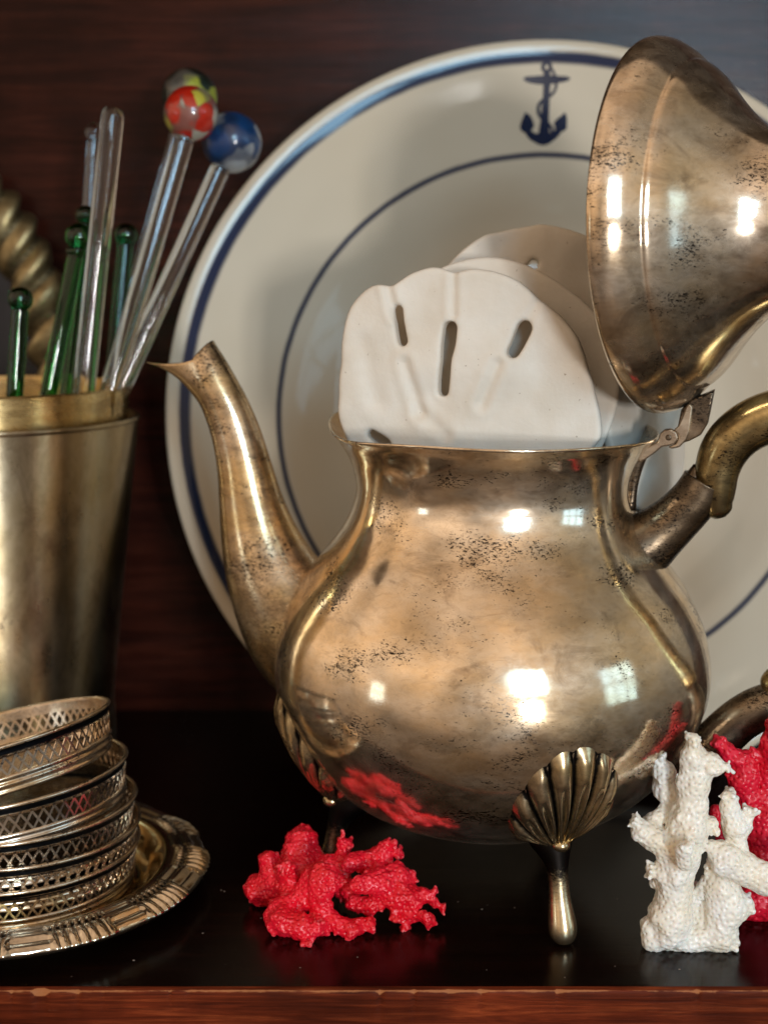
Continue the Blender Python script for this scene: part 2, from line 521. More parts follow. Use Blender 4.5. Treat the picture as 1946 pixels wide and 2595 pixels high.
M_RED = coral_mat('red_coral', (0.84, 0.010, 0.034), (0.70, 0.004, 0.014), (0.90, 0.12, 0.13), (0.46, 0.001, 0.008), 0.25)
M_PINK = coral_mat('crimson_coral', (0.74, 0.012, 0.045), (0.66, 0.006, 0.018), (0.82, 0.06, 0.10), (0.42, 0.0, 0.012), 0.2, 5.8)
M_WHITE = coral_mat('white_coral', (0.86, 0.84, 0.80), (0.82, 0.73, 0.57), (0.95, 0.94, 0.92), (0.55, 0.53, 0.49), 0.3, 5.6)


def glass(name, color, rough=0.02):
    t = NT(name)
    t.set(Base_Color=color, Roughness=rough, IOR=1.48, Transmission_Weight=1.0)
    return t.m


M_CLEAR = glass('clear_glass', (0.96, 0.98, 0.98))
M_GREEN = glass('green_glass', (0.03, 0.30, 0.06))
M_GREEND = glass('dark_green_glass', (0.015, 0.13, 0.035))
M_DARKBK = simple('dark_backing', (0.012, 0.006, 0.005), 0.5).m

# ------------------------------------------------------------------ setting: shelf and back panel
FRONT_Y, WALL_Y = 37.2, 63.3


def build_shelf():
    xs = np.linspace(-40, 40, 1201)
    rng = np.random.default_rng(4)
    nz = np.interp(np.linspace(0, 1, 1201), np.linspace(0, 1, 330), rng.normal(0, 1, 330))
    nz2 = np.interp(np.linspace(0, 1, 1201), np.linspace(0, 1, 60), rng.normal(0, 1, 60))
    chip = np.clip(nz - 0.9, 0, 1.3) * 0.07
    top = [(WALL_Y + 1.0, 0.0), (50, 0.0), (40, 0.0), (FRONT_Y + 0.16, 0.0)]
    v, wear = [], []
    prof = [(0.07, -0.015, 0.25), (0.02, -0.06, 1.0), (0.0, -0.14, 0.55), (0.0, -0.35, 0.1), (0.0, -0.9, 0.0), (0.0, -1.8, 0.0), (0.0, -2.4, 0.0)]
    # sheet for the top
    tv = [(x, y, 0.0) for y, _ in top for x in xs]
    tf = grid_faces(len(top), len(xs), False)
    o = mk('shelf', tv, tf, M_TOP, kind='structure')
    for k, (dy, dz, w) in enumerate([(0.16, 0.0, 0.0)] + prof):
        for i, x in enumerate(xs):
            a = 0.022 * nz2[i] + chip[i]
            f_ = 1.0 if 0 < k < 5 else 0.0
            v.append((x, FRONT_Y + dy + f_ * a * 0.6, dz - (a * 0.7 if k in (2, 3) else 0)))
            wear.append(w + (0.5 * min(1, chip[i] * 12) if k < 4 else 0))
    fv = grid_faces(len(prof) + 1, len(xs), False)
    mk('front_edge', v, fv, M_FRONT, parent=o, attr={'wear': wear})
    b, f = box(-40, 40, FRONT_Y + 0.3, WALL_Y + 1, -2.4, -0.2)
    mk('shelf_core', b, f, M_TOP, parent=o, smooth=False)
    return o


shelf = build_shelf()


def build_wall():
    xs = np.linspace(-45, 45, 91); zs = np.linspace(-0.3, 43.9, 40)
    v = [(x, WALL_Y, z) for z in zs for x in xs]
    mk('back_wall', v, grid_faces(40, 91, False), M_WALL, kind='structure')
    # unseen board added above to shade the back and darken the lid's reflection
    v, f = box(-40, 40, 47.0, WALL_Y + 0.1, 44.0, 46.2)
    mk('shade_board', v, f, M_BOARD, kind='structure', smooth=False)


build_wall()

# ------------------------------------------------------------------ the coffee pot
PX, PY = 3.62, 45.6                # foot of the pot's axis
PHI = 16.0                         # the handle points right and a little towards the camera
AX = np.array([PX, PY, 0.0])
HD = np.array([math.cos(math.radians(PHI)), -math.sin(math.radians(PHI)), 0.0])
ND = np.array([math.sin(math.radians(PHI)), math.cos(math.radians(PHI)), 0.0])


def PL(u, v):
    """pixel -> point in the vertical plane through the pot's axis that holds spout and handle"""
    d = ray(u, v); o = np.array([0, 0, CAM_H])
    t = (AX - o).dot(ND) / d.dot(ND)
    return o + d * t


def disp(pts, scale=1946 / 1659.0):
    """rows (x, y, half width) as read off the 1659 px wide view -> rows of x, y, z, r in cm"""
    out = []
    for x, y, w in pts:
        p = PL(x * scale, y * scale)
        r = w * scale * (p[1] * cp + (CAM_H - p[2]) * sp) / FPX
        out.append((*p, r))
    return np.array(out)


pot = thing('coffee_pot', 'tarnished silver coffee pot with open hinged lid standing on shell feet', 'coffee pot', AX)

PROFILE = [(0.01, 1.95), (1.5, 2.0), (3.0, 2.2), (4.5, 2.8), (5.7, 3.75), (6.55, 4.9), (7.15, 6.2), (7.33, 7.35), (7.1, 8.75), (6.5, 10.05), (5.85, 11.0),
           (5.2, 11.85), (4.74, 12.65), (4.55, 13.45), (4.72, 14.3), (5.08, 14.95), (5.38, 15.3)]
prof_s = spline(PROFILE, 110)
AZ_SPOUT = math.atan2(-HD[1], -HD[0])


def rim_mod(r, th, z):
    k = max(0.0, (z - 13.8) / 1.5)
    s = max(0.0, math.cos(th - AZ_SPOUT)) ** 10
    wav = 0.05 * math.sin(3 * th + 0.7) + 0.03 * math.sin(5 * th)
    return r * (1 + 0.022 * k * s), z + k * (0.38 * s + wav)


inner = [(r - 0.10, z + 0.0) for r, z in prof_s[::-1] if z > 4.0]
full = [tuple(q) for q in prof_s] + [(5.37, 15.36), (5.31, 15.36)] + [(max(0.05, r), z + 0.02) for r, z in inner] + [(0.05, 4.0)]
bv, bf = lathe(full, 144, rim_mod)
bv = bv + AX
def joint_patina(v, pts):
    out = np.zeros(len(v))
    for p_, r_, a_ in pts:
        d_ = np.linalg.norm(v - np.array(p_), axis=1)
        out = np.maximum(out, a_ * np.exp(-(d_ / r_) ** 2))
    return out


def bpt(az, r, z):
    return AX + np.array([r * math.cos(math.radians(az)), r * math.sin(math.radians(az)), z])


b_pat = joint_patina(bv, [(bpt(180 - PHI, 6.6, 7.0), 2.6, 0.42), (bpt(-PHI, 5.0, 12.0), 1.8, 0.48), (bpt(-PHI, 7.2, 5.5), 2.0, 0.46), (bpt(-71, 7.2, 7.3), 1.1, 0.50), (bpt(-52, 7.0, 7.0), 0.9, 0.40), (bpt(-84, 6.6, 4.6), 0.9, 0.42)])
b_pat = np.maximum(b_pat, np.where(bv[:, 2] > 15.12, 0.34, 0))
body = mk('body', bv, bf, M_BODY, parent=pot, base=AX, attr={'patina': b_pat})


def on_body(th, s, off):
    """point on the belly: azimuth th, profile row s (float), pushed out by off"""
    i = int(min(max(s, 0), len(prof_s) - 2)); f_ = s - i
    a, b = prof_s[i], prof_s[i + 1]
    r, z = a + (b - a) * f_
    t = (b - a) / np.linalg.norm(b - a); n = np.array([t[1], -t[0]])
    r, z = r + n[0] * off, z + n[1] * off
    return np.array([r * math.cos(th), r * math.sin(th), z]) + AX


seglen = np.linalg.norm(np.diff(prof_s, axis=0), axis=1); arc = np.concatenate([[0], np.cumsum(seglen)])


def row_at(arc_len):
    return float(np.interp(arc_len, arc, np.arange(len(arc))))


# spout
sp_rows = disp([(716, 1420, 136), (668, 1372, 134), (626, 1310, 122), (588, 1238, 103), (562, 1165, 86), (543, 1088, 71), (528, 1010, 60), (509, 935, 54), (483, 868, 50), (452, 812, 47), (428, 776, 40)])
ss = spline(sp_rows, 70)
tip = PL(311 * 1.173, 782 * 1.173); crest = PL(432 * 1.173, 743 * 1.173)


def spout_mod(p, t, th, c, q, T):
    if t > 0.80:
        k = (t - 0.80) / 0.20
        out = q / (np.linalg.norm(q) + 1e-9)
        left = out.dot(np.array([-0.80, 0.22, -0.55]))       # 1 on the pouring side
        if left > 0:
            tgt = c + (tip - c) * 1.0
            w = (left ** 1.4) * k ** 2.2
            p = p + (tgt - p) * min(1, w * 0.98)
        else:
            p = p + (crest - c) * (k ** 2) * 0.55 * (-left)
    return p


sv, sf = sweep(ss[:, :3], ss[:, 3], 40, cap=False, ref=ND, rad2=ss[:, 3] * 0.92, mod=spout_mod)
nseg, nrow = 40, 70
# inner lining so that the mouth is hollow
iv = []
for i in range(nrow - 1, nrow - 22, -1):
    c = ss[i, :3]
    for j in range(nseg):
        iv.append(c + (sv[i * nseg + j] - c) * (0.90 if i < nrow - 1 else 0.955))
sv2 = np.vstack([sv, iv]); f2 = list(sf)
b0 = (nrow - 1) * nseg
rows = [b0] + [nrow * nseg + k * nseg for k in range(21)]
for a, b in zip(rows[:-1], rows[1:]):
    for j in range(nseg):
        k = (j + 1) % nseg
        f2.append((a + j, a + k, b + k, b + j))
f2.append(tuple(range(rows[-1], rows[-1] + nseg)))
s_pat = np.interp(sv2[:, 2], [4, 6, 9.5, 12, 15], [0.46, 0.56, 0.52, 0.30, 0.12])
mk('spout', sv2, f2, M_SPOUT, parent=pot, base=AX, attr={'patina': s_pat})

# handle: two sockets soldered to the body and a brass grip between them
h1 = disp([(1345, 1200, 84), (1385, 1180, 74), (1425, 1150, 62), (1462, 1118, 55), (1495, 1084, 52), (1517, 1052, 50), (1524, 1040, 50)])
handle_v, handle_f = tube(h1, 44, 28, ref=ND)
socket = mk('handle_socket', handle_v, handle_f, M_SOCK, parent=pot, base=AX, label='dark pitted upper handle socket', attr={'patina': joint_patina(handle_v, [(h1[0][:3], 2.2, 0.55), (h1[-1][:3], 0.7, 0.5)])})
rid = disp([(1470, 1085, 30), (1490, 1058, 27), (1501, 1030, 22), (1507, 1004, 9)])
rv, rf = tube(rid, 12, 14, ref=ND)
mk('socket_lip', rv, rf, M_SOCK, parent=socket, base=AX)
g1 = disp([(1556, 1118, 12), (1553, 1106, 27), (1547, 1085, 35), (1546, 1052, 41), (1550, 1012, 45), (1568, 968, 49), (1604, 930, 51), (1655, 904, 53), (1715, 892, 54), (1780, 905, 54), (1840, 955, 54), (1878, 1040, 53), (1890, 1140, 52),
           (1875, 1250, 50), (1830, 1350, 48), (1765, 1425, 45), (1705, 1468, 42), (1672, 1488, 36), (1660, 1500, 14)])
g1[:, 3] *= 1.07
gv, gf = tube(g1, 120, 28, ref=ND)
grip = mk('handle_grip', gv, gf, M_GRIP, parent=pot, base=AX, label='curved hollow brass grip')
h2 = disp([(1700, 1510, 40), (1668, 1520, 46), (1630, 1536, 48), (1590, 1562, 48), (1550, 1600, 50), (1515, 1640, 56), (1485, 1670, 60)])
hv, hf = tube(h2, 40, 26, ref=ND)
mk('handle_socket', hv, hf, M_SOCK, parent=pot, base=AX, label='dark pitted lower handle socket', attr={'patina': joint_patina(hv, [(h2[-1][:3], 2.4, 0.6), (h2[0][:3], 0.7, 0.5)])})

# feet: a fluted shell lying on the belly and a club leg
def make_foot(azd):
    th0 = math.radians(azd)
    ft = bpy.data.objects.new('foot', None)
    a0 = row_at(5.5)
    # arc length where z is about 3.25
    s_h = float(np.interp(3.15, prof_s[:60, 1], arc[:60]))
    nA, nR, NRIB = 181, 34, 10
    V, pat = [], []
    for i in range(nR):
        t = i / (nR - 1)
        for j in range(nA):
            q = -1 + 2 * j / (nA - 1)
            ang = q * math.radians(80)
            x = ((q + 1) / 2 * NRIB) % 1.0 - 0.5
            ridge = max(0.0, 1 - (2 * abs(x)) ** 2.2)
            hollow = math.exp(-(x / 0.17) ** 2) * max(0.0, math.sin(math.pi * min(1, max(0, (t - 0.22) / 0.56)))) ** 0.6
            L = 4.35 * t * math.cos(ang) ** 0.72 * (1 + 0.03 * ridge * t)
            a, b = L * math.sin(ang) * 0.68, L * math.cos(ang)
            a, b = a * math.cos(0.17) - b * math.sin(0.17) * 0.68, a * math.sin(0.17) + b * math.cos(0.17)
            rim = (1 - t) ** 0.6 if t > 0.5 else 0.5 ** 0.6
            dome = 0.40 * math.sin(math.pi * min(1, 0.14 + t * 0.86)) ** 0.75 * (1 - abs(q) ** 4)
            amp = 0.36 * (0.35 + 0.65 * math.sin(math.pi * min(1, t * 0.97))) * (1 - 0.4 * abs(q) ** 2)
            off = dome + amp * (ridge - 0.55) - amp * 0.75 * hollow
            if t > 0.92:
                off *= ((1 - t) / 0.08) ** 0.6
            if abs(q) > 0.93:
                off *= ((1 - abs(q)) / 0.07) ** 0.6
            s = row_at(s_h + b)
            r = prof_s[int(s)][0]
            V.append(on_body(th0 + a / max(r, 3), s, off + 0.005))
            pat.append(float(np.clip(1.0 - 1.2 * ridge + 0.8 * hollow + (0.3 if t < 0.12 else 0) + (0.25 if t > 0.93 else 0), 0, 1)))
    shell = (np.array(V), grid_faces(nR, nA, False))
    rad = np.array([math.cos(th0), math.sin(th0), 0])
    tan = np.array([-math.sin(th0), math.cos(th0), 0])
    knob = ball(AX + rad * 5.62 + np.array([0, 0, 3.12]), 0.30, 18, 10, (1, 1, 0.75))
    leg_spec = [(4.75, 3.2, 0.75), (5.10, 2.85, 0.60), (5.36, 2.4, 0.38), (5.50, 1.9, 0.31), (5.62, 1.35, 0.34), (5.76, 0.85, 0.41), (5.86, 0.5, 0.44), (5.90, 0.24, 0.40), (5.90, 0.06, 0.26), (5.90, 0.0, 0.1)]
    rows_ = [(*(AX + rad * a + np.array([0, 0, z])), r) for a, z, r in leg_spec]
    lv, lf = tube(rows_, 44, 22, ref=tan)
    lv[:, 2] = np.maximum(lv[:, 2], 0.0)
    lp = np.clip(0.75 - 0.45 * np.abs(((lv - AX) @ rad) - 5.35), 0, 1) * 0.6 + 0.12
    lp = np.clip(0.25 + (lv[:, 2] - 1.0) * 0.38, 0.25, 0.95)
    return shell, pat, knob, (lv, lf), lp


for k, az in enumerate((-71, 60, 197)):
    shell, pat, knob, leg, lp = make_foot(az)
    fo = mk('foot', leg[0], leg[1], M_FOOT, parent=pot, base=AX, attr={'patina': lp})
    mk('shell', shell[0], shell[1], M_FOOT, parent=fo, base=AX, attr={'patina': pat})
    mk('knob', knob[0], knob[1], M_FOOT, parent=fo, base=AX, attr={'patina': [0.35] * len(knob[0])})

# lid, swung open to the upright
LPHI = math.radians(32)
ln = np.array([math.cos(LPHI), -math.sin(LPHI), 0.03]); ln /= np.linalg.norm(ln)
lid_c = P(1672, 580, 43.9)
LP = [(5.38, 0.25), (5.62, 0.02), (5.70, 0.06), (5.72, 0.22), (5.62, 0.55), (5.34, 0.95), (5.07, 1.22), (4.96, 1.33), (4.91, 1.44), (4.80, 1.58), (4.52, 1.85), (3.86, 2.35), (3.24, 2.9), (2.76, 3.45), (2.42, 4.1), (2.22, 4.9), (2.08, 5.7), (1.8, 6.4), (1.35, 6.9), (0.7, 7.15), (0.55, 7.35), (0.75, 7.6), (0.85, 7.9), (0.6, 8.3), (0.05, 8.45)]
lpf = [tuple(q) for q in spline(LP, 120)]
LI = [(0.05, 6.6), (1.6, 6.0), (2.0, 5.0), (2.25, 4.1), (2.7, 3.3), (3.7, 2.3), (4.65, 1.5), (5.22, 0.9), (5.34, 0.4), (5.38, 0.25)]
lv, lf = lathe([tuple(q) for q in spline(LI, 50)] + lpf, 144)
e3 = ln; e1 = np.cross(np.array([0, 0, 1.0]), e3); e1 /= np.linalg.norm(e1); e2 = np.cross(e3, e1)
R_l = np.stack([e1, e2, e3], 1)
lid = mk('lid', lv @ R_l.T + lid_c, lf, M_LID, parent=pot, base=AX, label='bell-shaped lid swung open upright')

# hinge
hp = PL(1445 * 1.173, 940 * 1.173) - ND * 0.55
fr = np.stack([HD, np.array([0, 0, 1.0]), ND], 1)       # local x along handle, y up, z away


def plate2d(outline, thick, origin):
    n = len(outline)
    v = [np.array([x, y, 0]) for x, y in outline] + [np.array([x, y, thick]) for x, y in outline]
    f = [tuple(range(n))[::-1], tuple(range(n, 2 * n))] + [(i, (i + 1) % n, n + (i + 1) % n, n + i) for i in range(n)]
    return np.array(v) @ fr.T + origin, f


K = 1.173 / 80.5      # cm per pixel of the 1659 view here


def hpt(x, y):
    return ((x - 1445) * K / math.cos(math.radians(PHI)), -(y - 940) * K)


low = [hpt(*q) for q in ((1384, 985), (1392, 972), (1407, 962), (1425, 950), (1428, 934), (1438, 924), (1452, 922), (1464, 930), (1467, 944), (1460, 955), (1446, 960), (1434, 962), (1420, 976), (1400, 992), (1388, 1000))]
up = [hpt(*q) for q in ((1456, 925), (1466, 915), (1474, 893), (1480, 872), (1487, 866), (1494, 872), (1492, 900), (1490, 925), (1484, 945), (1470, 962), (1454, 966), (1446, 962), (1462, 955), (1468, 942), (1465, 932))]
blk = [hpt(*q) for q in ((1470, 880), (1490, 858), (1520, 846), (1535, 838), (1529, 880), (1524, 912), (1512, 935), (1490, 948), (1465, 958), (1450, 955), (1462, 930))]
v1, f1 = plate2d(low, 0.30, hp)
hinge = mk('hinge', v1, f1, M_HINGE, parent=pot, base=AX, smooth=False)
v1, f1 = plate2d(up, 0.22, hp + ND * 0.03)
mk('hinge_leaf', v1, f1, M_HINGE, parent=hinge, base=AX, smooth=False)
v1, f1 = plate2d(blk, 0.9, hp + ND * 0.16)
mk('hinge_block', v1, f1, M_SOCK, parent=hinge, base=AX, smooth=False)
pc = np.array([0.08 * math.cos(a) for a in np.linspace(0, 6.283, 17)[:-1]]), np.array([0.08 * math.sin(a) for a in np.linspace(0, 6.283, 17)[:-1]])
px_, py_ = hpt(1447, 941)
v1, f1 = plate2d([(px_ + a * 1.3, py_ + b * 1.3) for a, b in zip(*pc)], 1.1, hp - ND * 0.035)
mk('hinge_pin', v1, f1, M_SOCK, parent=hinge, base=AX, smooth=False)
wl_ = tube([(*(PL(x * 1.173, y * 1.173)), r) for x, y, r in ((1390, 968, 0.20), (1380, 990, 0.24), (1372, 1020, 0.2), (1366, 1060, 0.16), (1360, 1100, 0.22))], 20, 12, ref=ND)
mk('solder_seam', wl_[0], wl_[1], M_SOCK, parent=hinge, base=AX)

for o_ in (hinge, *hinge.children):
    if o_.name.startswith('solder'):
        continue
    bm_ = o_.modifiers.new('bevel', 'BEVEL'); bm_.width = 0.0005; bm_.segments = 2; bm_.limit_method = 'ANGLE'
    o_.data.polygons.foreach_set('use_smooth', [True] * len(o_.data.polygons)); o_.data.set_sharp_from_angle(angle=math.radians(50))

# ------------------------------------------------------------------ the china plate
PC = np.array([6.85, 56.35, 15.15]); TILT = 16.6
PLP = [(0.02, -3.80), (4.0, -3.80), (6.6, -3.74), (7.8, -3.55), (8.8, -3.08), (9.7, -2.42), (10.5, -1.86), (11.1, -1.56), (11.6, -1.36), (12.6, -0.98), (13.8, -0.53), (14.8, -0.15), (15.25, 0.0), (15.50, 0.05), (15.70, 0.0), (15.78, -0.14),
       (15.70, -0.30), (15.2, -0.50), (13.8, -0.98), (12.4, -1.46), (11.4, -1.92), (10.6, -2.5), (9.8, -3.1), (9.0, -3.7), (8.6, -4.0), (8.5, -4.35), (8.2, -4.4), (8.0, -4.15), (4.0, -4.2), (0.02, -4.2)]
pfull = spline(PLP, 150)
pv, pf = lathe([tuple(q) for q in pfull], 192)
front_n = int(150 * 13.5 / 29)
pfr = np.repeat([1.0 if i < front_n else 0.0 for i in range(150)], 192)
plate = mk('plate', pv, pf, M_PLATE, attr={'front': pfr})
plate.location = Vector(PC) * U
# local z -> towards the camera, leaning back
RP = Matrix.Rotation(math.radians(90 - TILT), 4, 'X')
plate.rotation_euler = RP.to_euler()
tag(plate, 'large cream china plate with navy bands and anchor emblem leaning against the dark panel', 'plate')


def plate_z(r):
    front = pfull[:front_n]
    return float(np.interp(r, front[:, 0], front[:, 1]))


def anchor():
    V, F = [], []
    # 2-D pixels of the enlarged view; x about 945, y down
    def put(poly):
        # poly: list of rows (strip pairs)
        b = len(V)
        for (x, y) in poly:
            xx = (x - 945) / 221.0
            rr = 14.80 - (y - 246) / 232.0
            th = math.pi / 2 - xx / rr
            V.append((rr * math.cos(th), rr * math.sin(th), plate_z(rr) + 0.012))
        return b

    def strip(pts, widths, close=False):
        pts = np.array(pts, float)
        n = len(pts)
        T = np.gradient(pts, axis=0); T /= np.linalg.norm(T, axis=1)[:, None] + 1e-9
        N = np.stack([-T[:, 1], T[:, 0]], 1)
        rows = []
        for p, nn, w in zip(pts, N, np.asarray(widths, float) * 1.25 + 1.5):
            rows += [tuple(p + nn * w), tuple(p), tuple(p - nn * w)]
        b = put(rows)
        for i in range(n - 1):
            for k in (0, 1):
                F.append((b + 3 * i + k, b + 3 * i + k + 1, b + 3 * i + 4 + k, b + 3 * i + 3 + k))
    def sm(p, n=24):
        return spline(p, n)
    a = np.linspace(0, 2 * math.pi, 25)
    strip([(948 + 36 * math.cos(t), 292 + 38 * math.sin(t)) for t in a], [13] * 25)
    s = sm([(735, 386, 6), (765, 392, 18), (830, 402, 26), (945, 404, 32), (1060, 398, 24), (1130, 390, 17), (1168, 384, 6)])
    strip(s[:, :2], s[:, 2])
    s = sm([(950, 325, 22), (955, 400, 26), (952, 520, 25), (948, 640, 27), (943, 760, 30), (938, 880, 40), (936, 930, 30)])
    strip(s[:, :2], s[:, 2])
    s = sm([(775, 835, 20), (805, 880, 24), (850, 912, 30), (936, 935, 40), (1010, 908, 30), (1060, 870, 24), (1095, 825, 18)])
    strip(s[:, :2], s[:, 2])
    s = sm([(936, 925, 60), (935, 950, 34), (933, 985, 3)], 8)
    strip(s[:, :2], s[:, 2])
    s = sm([(757, 688, 3), (770, 730, 30), (777, 785, 48), (778, 825, 50), (785, 868, 18)])
    strip(s[:, :2], s[:, 2])
    s = sm([(1132, 690, 3), (1120, 735, 26), (1100, 780, 44), (1088, 815, 48), (1070, 860, 16)])
    strip(s[:, :2], s[:, 2])
    s = sm([(985, 300, 8), (1015, 340, 9), (1040, 420, 10), (1035, 480, 10), (1000, 535, 10), (930, 575, 10), (885, 625, 12), (882, 690, 12), (920, 750, 11), (985, 800, 11), (1015, 850, 10), (1000, 890, 9)], 60)
    strip(s[:, :2], s[:, 2])
    o = mk('anchor_emblem', V, F, M_NAVY, parent=plate)
    return o


anchor()

# ------------------------------------------------------------------ sand dollars


def sand_dollar(name, label, centre, yaw, lean, roll, outline, slots, grooves, thick=0.52, seed=1, h=0.075, group='clay sand dollars in the pot'):
    """outline: list of (angle deg, radius); slots: (x0,y0,x1,y1,w)"""
    R = max(r for _, r in outline) + 0.35
    xs = np.arange(-R, R + h, h); ts = np.arange(-0.85, 0.85 + h, h * 0.7)
    hx, ht = h, h * 0.7
    X, Y, T = np.meshgrid(xs, xs, np.arange(len(ts)) * h, indexing='ij')    # work in an isotropic grid, squeeze after
    T = (T / h) * ht - 0.85
    ang = np.degrees(np.arctan2(Y, X)) % 360
    oa = np.array([a for a, _ in outline]); orr = np.array([r for _, r in outline])
    k = np.argsort(oa); oa, orr = oa[k], orr[k]
    aa = np.linspace(0, 360, 361)
    base_r = np.interp(aa, np.concatenate([oa - 360, oa, oa + 360]), np.tile(orr, 3))
    ker = np.exp(-np.linspace(-2, 2, 9) ** 2); ker /= ker.sum()
    base_r = np.convolve(np.concatenate([base_r[-5:-1], base_r, base_r[1:5]]), ker, 'same')[4:-4]
    ro = np.interp(ang, aa, base_r)
    rho = np.sqrt(X * X + Y * Y)
    dout = (rho - ro) * 0.9
    fld = field(X.shape[:2] + (3,), h, 1.3, seed)[:, :, 1][:, :, None]
    fld2 = field(X.shape[:2] + (3,), h, 0.55, seed + 5)[:, :, 1][:, :, None]
    warp = 0.12 * fld + 0.10 * np.exp(-rho ** 2 / 6)
    th = thick * (0.62 + 0.38 * np.clip(1 - rho / 4.6, 0, 1)) + 0.03 * fld2
    for x0, y0, x1, y1, w, d in grooves:
        px, py = X - x0, Y - y0; bx, by = x1 - x0, y1 - y0
        tt = np.clip((px * bx + py * by) / (bx * bx + by * by), 0, 1)
        dd = np.hypot(px - bx * tt, py - by * tt)
        th = th - 1.6 * d * np.exp(-(dd / w) ** 2) + 0.8 * d * np.exp(-((dd - 2.0 * w) / w) ** 2)
    dT = np.abs(T - warp) - th / 2
    F = -smin(-dout, -dT, 0.16)
    for x0, y0, x1, y1, w in slots:
        px, py = X - x0, Y - y0; bx, by = x1 - x0, y1 - y0
        tt = np.clip((px * bx + py * by) / (bx * bx + by * by), 0, 1)
        dd = np.hypot(px - bx * tt, py - by * tt) - w * (1 + 0.25 * fld2)
        F = -smin(-F, dd, 0.14)
    pos, q = surface_nets(F, (-R, -R, 0), h)
    pos[:, 2] = pos[:, 2] / h * ht - 0.85
    # local x right, y up, thickness towards the viewer
    loc = np.stack([pos[:, 0], -pos[:, 2], pos[:, 1]], 1)
    o = mk(name, loc, q[:, ::-1], M_CLAY)
    o.location = Vector(centre) * U
    o.rotation_euler = (Matrix.Rotation(math.radians(yaw), 3, 'Z') @ Matrix.Rotation(math.radians(lean), 3, 'X') @ Matrix.Rotation(math.radians(roll), 3, 'Y')).to_euler()
    return tag(o, label, 'sand dollar', group)


SC = 1 / (2.074 * 78.0)


def c7(x, y):
    return ((x - 800) * SC, -(y - 1000) * SC * 1.01)


def outl(pts, bottom=4.1):
    o = []
    for x, y in pts:
        a, b = c7(x, y)
        o.append((math.degrees(math.atan2(b, a)) % 360, math.hypot(a, b)))
    for a in range(215, 340, 15):
        o.append((a, bottom * 0.98))
    return o


f_out = outl([(118, 1080), (122, 980), (135, 800), (150, 600), (180, 510), (240, 440), (300, 405), (350, 402), (395, 420), (440, 385), (500, 345), (600, 315), (660, 322), (725, 350), (800, 325), (920, 337), (1050, 385), (1150, 475), (1250, 545), (1350, 655), (1410, 820), (1450, 950), (1478, 1060), (1488, 1150)])
f_sl = [(*c7(432, 530), *c7(462, 690), 0.15), (*c7(712, 620), *c7(678, 940), 0.20), (*c7(1085, 620), *c7(1035, 735), 0.22), (*c7(300, 1165), *c7(380, 1220), 0.16)]
f_gr = [(*c7(480, 800), *c7(560, 1050), 0.16, 0.10), (*c7(960, 800), *c7(880, 1000), 0.16, 0.10), (*c7(380, 420), *c7(420, 560), 0.13, 0.10), (*c7(1150, 480), *c7(1090, 600), 0.12, 0.05), (*c7(560, 1050), *c7(700, 1160), 0.18, 0.08), (*c7(720, 360), *c7(725, 560), 0.12, 0.07), (*c7(250, 700), *c7(330, 1000), 0.25, 0.06)]
sand_dollar('sand_dollar', 'white clay sand dollar with three open slots, foremost in the pot mouth', P(1186, 1022, 43.9), -14, -3, 0, f_out, f_sl, f_gr, seed=3, thick=0.78)
r_out = [(a, 4.25 + 0.08 * math.sin(math.radians(a * 5)) + 0.05 * math.sin(math.radians(a * 3 + 40))) for a in range(0, 360, 6)]
sand_dollar('sand_dollar', 'white clay sand dollar pressed behind the slotted front one, only its edge showing', P(1232, 990, 44.95), -12, -4, 0, r_out, [(2.6, 1.2, 2.2, 0.6, .16)], [(-1, 2, -.5, 3, .15, .06)], seed=8)
t_out = [(a, 4.45 - (0.10 if 95 < a < 112 else 0) + 0.10 * math.sin(math.radians(a * 4 + 30))) for a in range(0, 360, 6)]
sand_dollar('sand_dollar', 'tall white clay sand dollar standing behind the others, in the shade of the lid', P(1368, 905, 47.2), 2, -8, 0, t_out, [(-0.55, 2.6, -0.2, 3.15, 0.16)], [(-1.5, 2, -1, 3, .2, .06), (2.2, 0.98, 3.2, 0.95, 0.17, .24)], seed=12)
q_out = [(a, 3.3 + 0.10 * math.sin(math.radians(a * 5))) for a in range(0, 360, 6)]
sand_dollar('sand_dollar', 'small clay sand dollar turned edge-on beside the lid hinge', P(1628, 1060, 47.2), 58, -10, 0, q_out, [(0.5, 1.2, 0.9, 1.8, .15)], [], seed=17)

# ------------------------------------------------------------------ corals (branching, from chains of blobs)


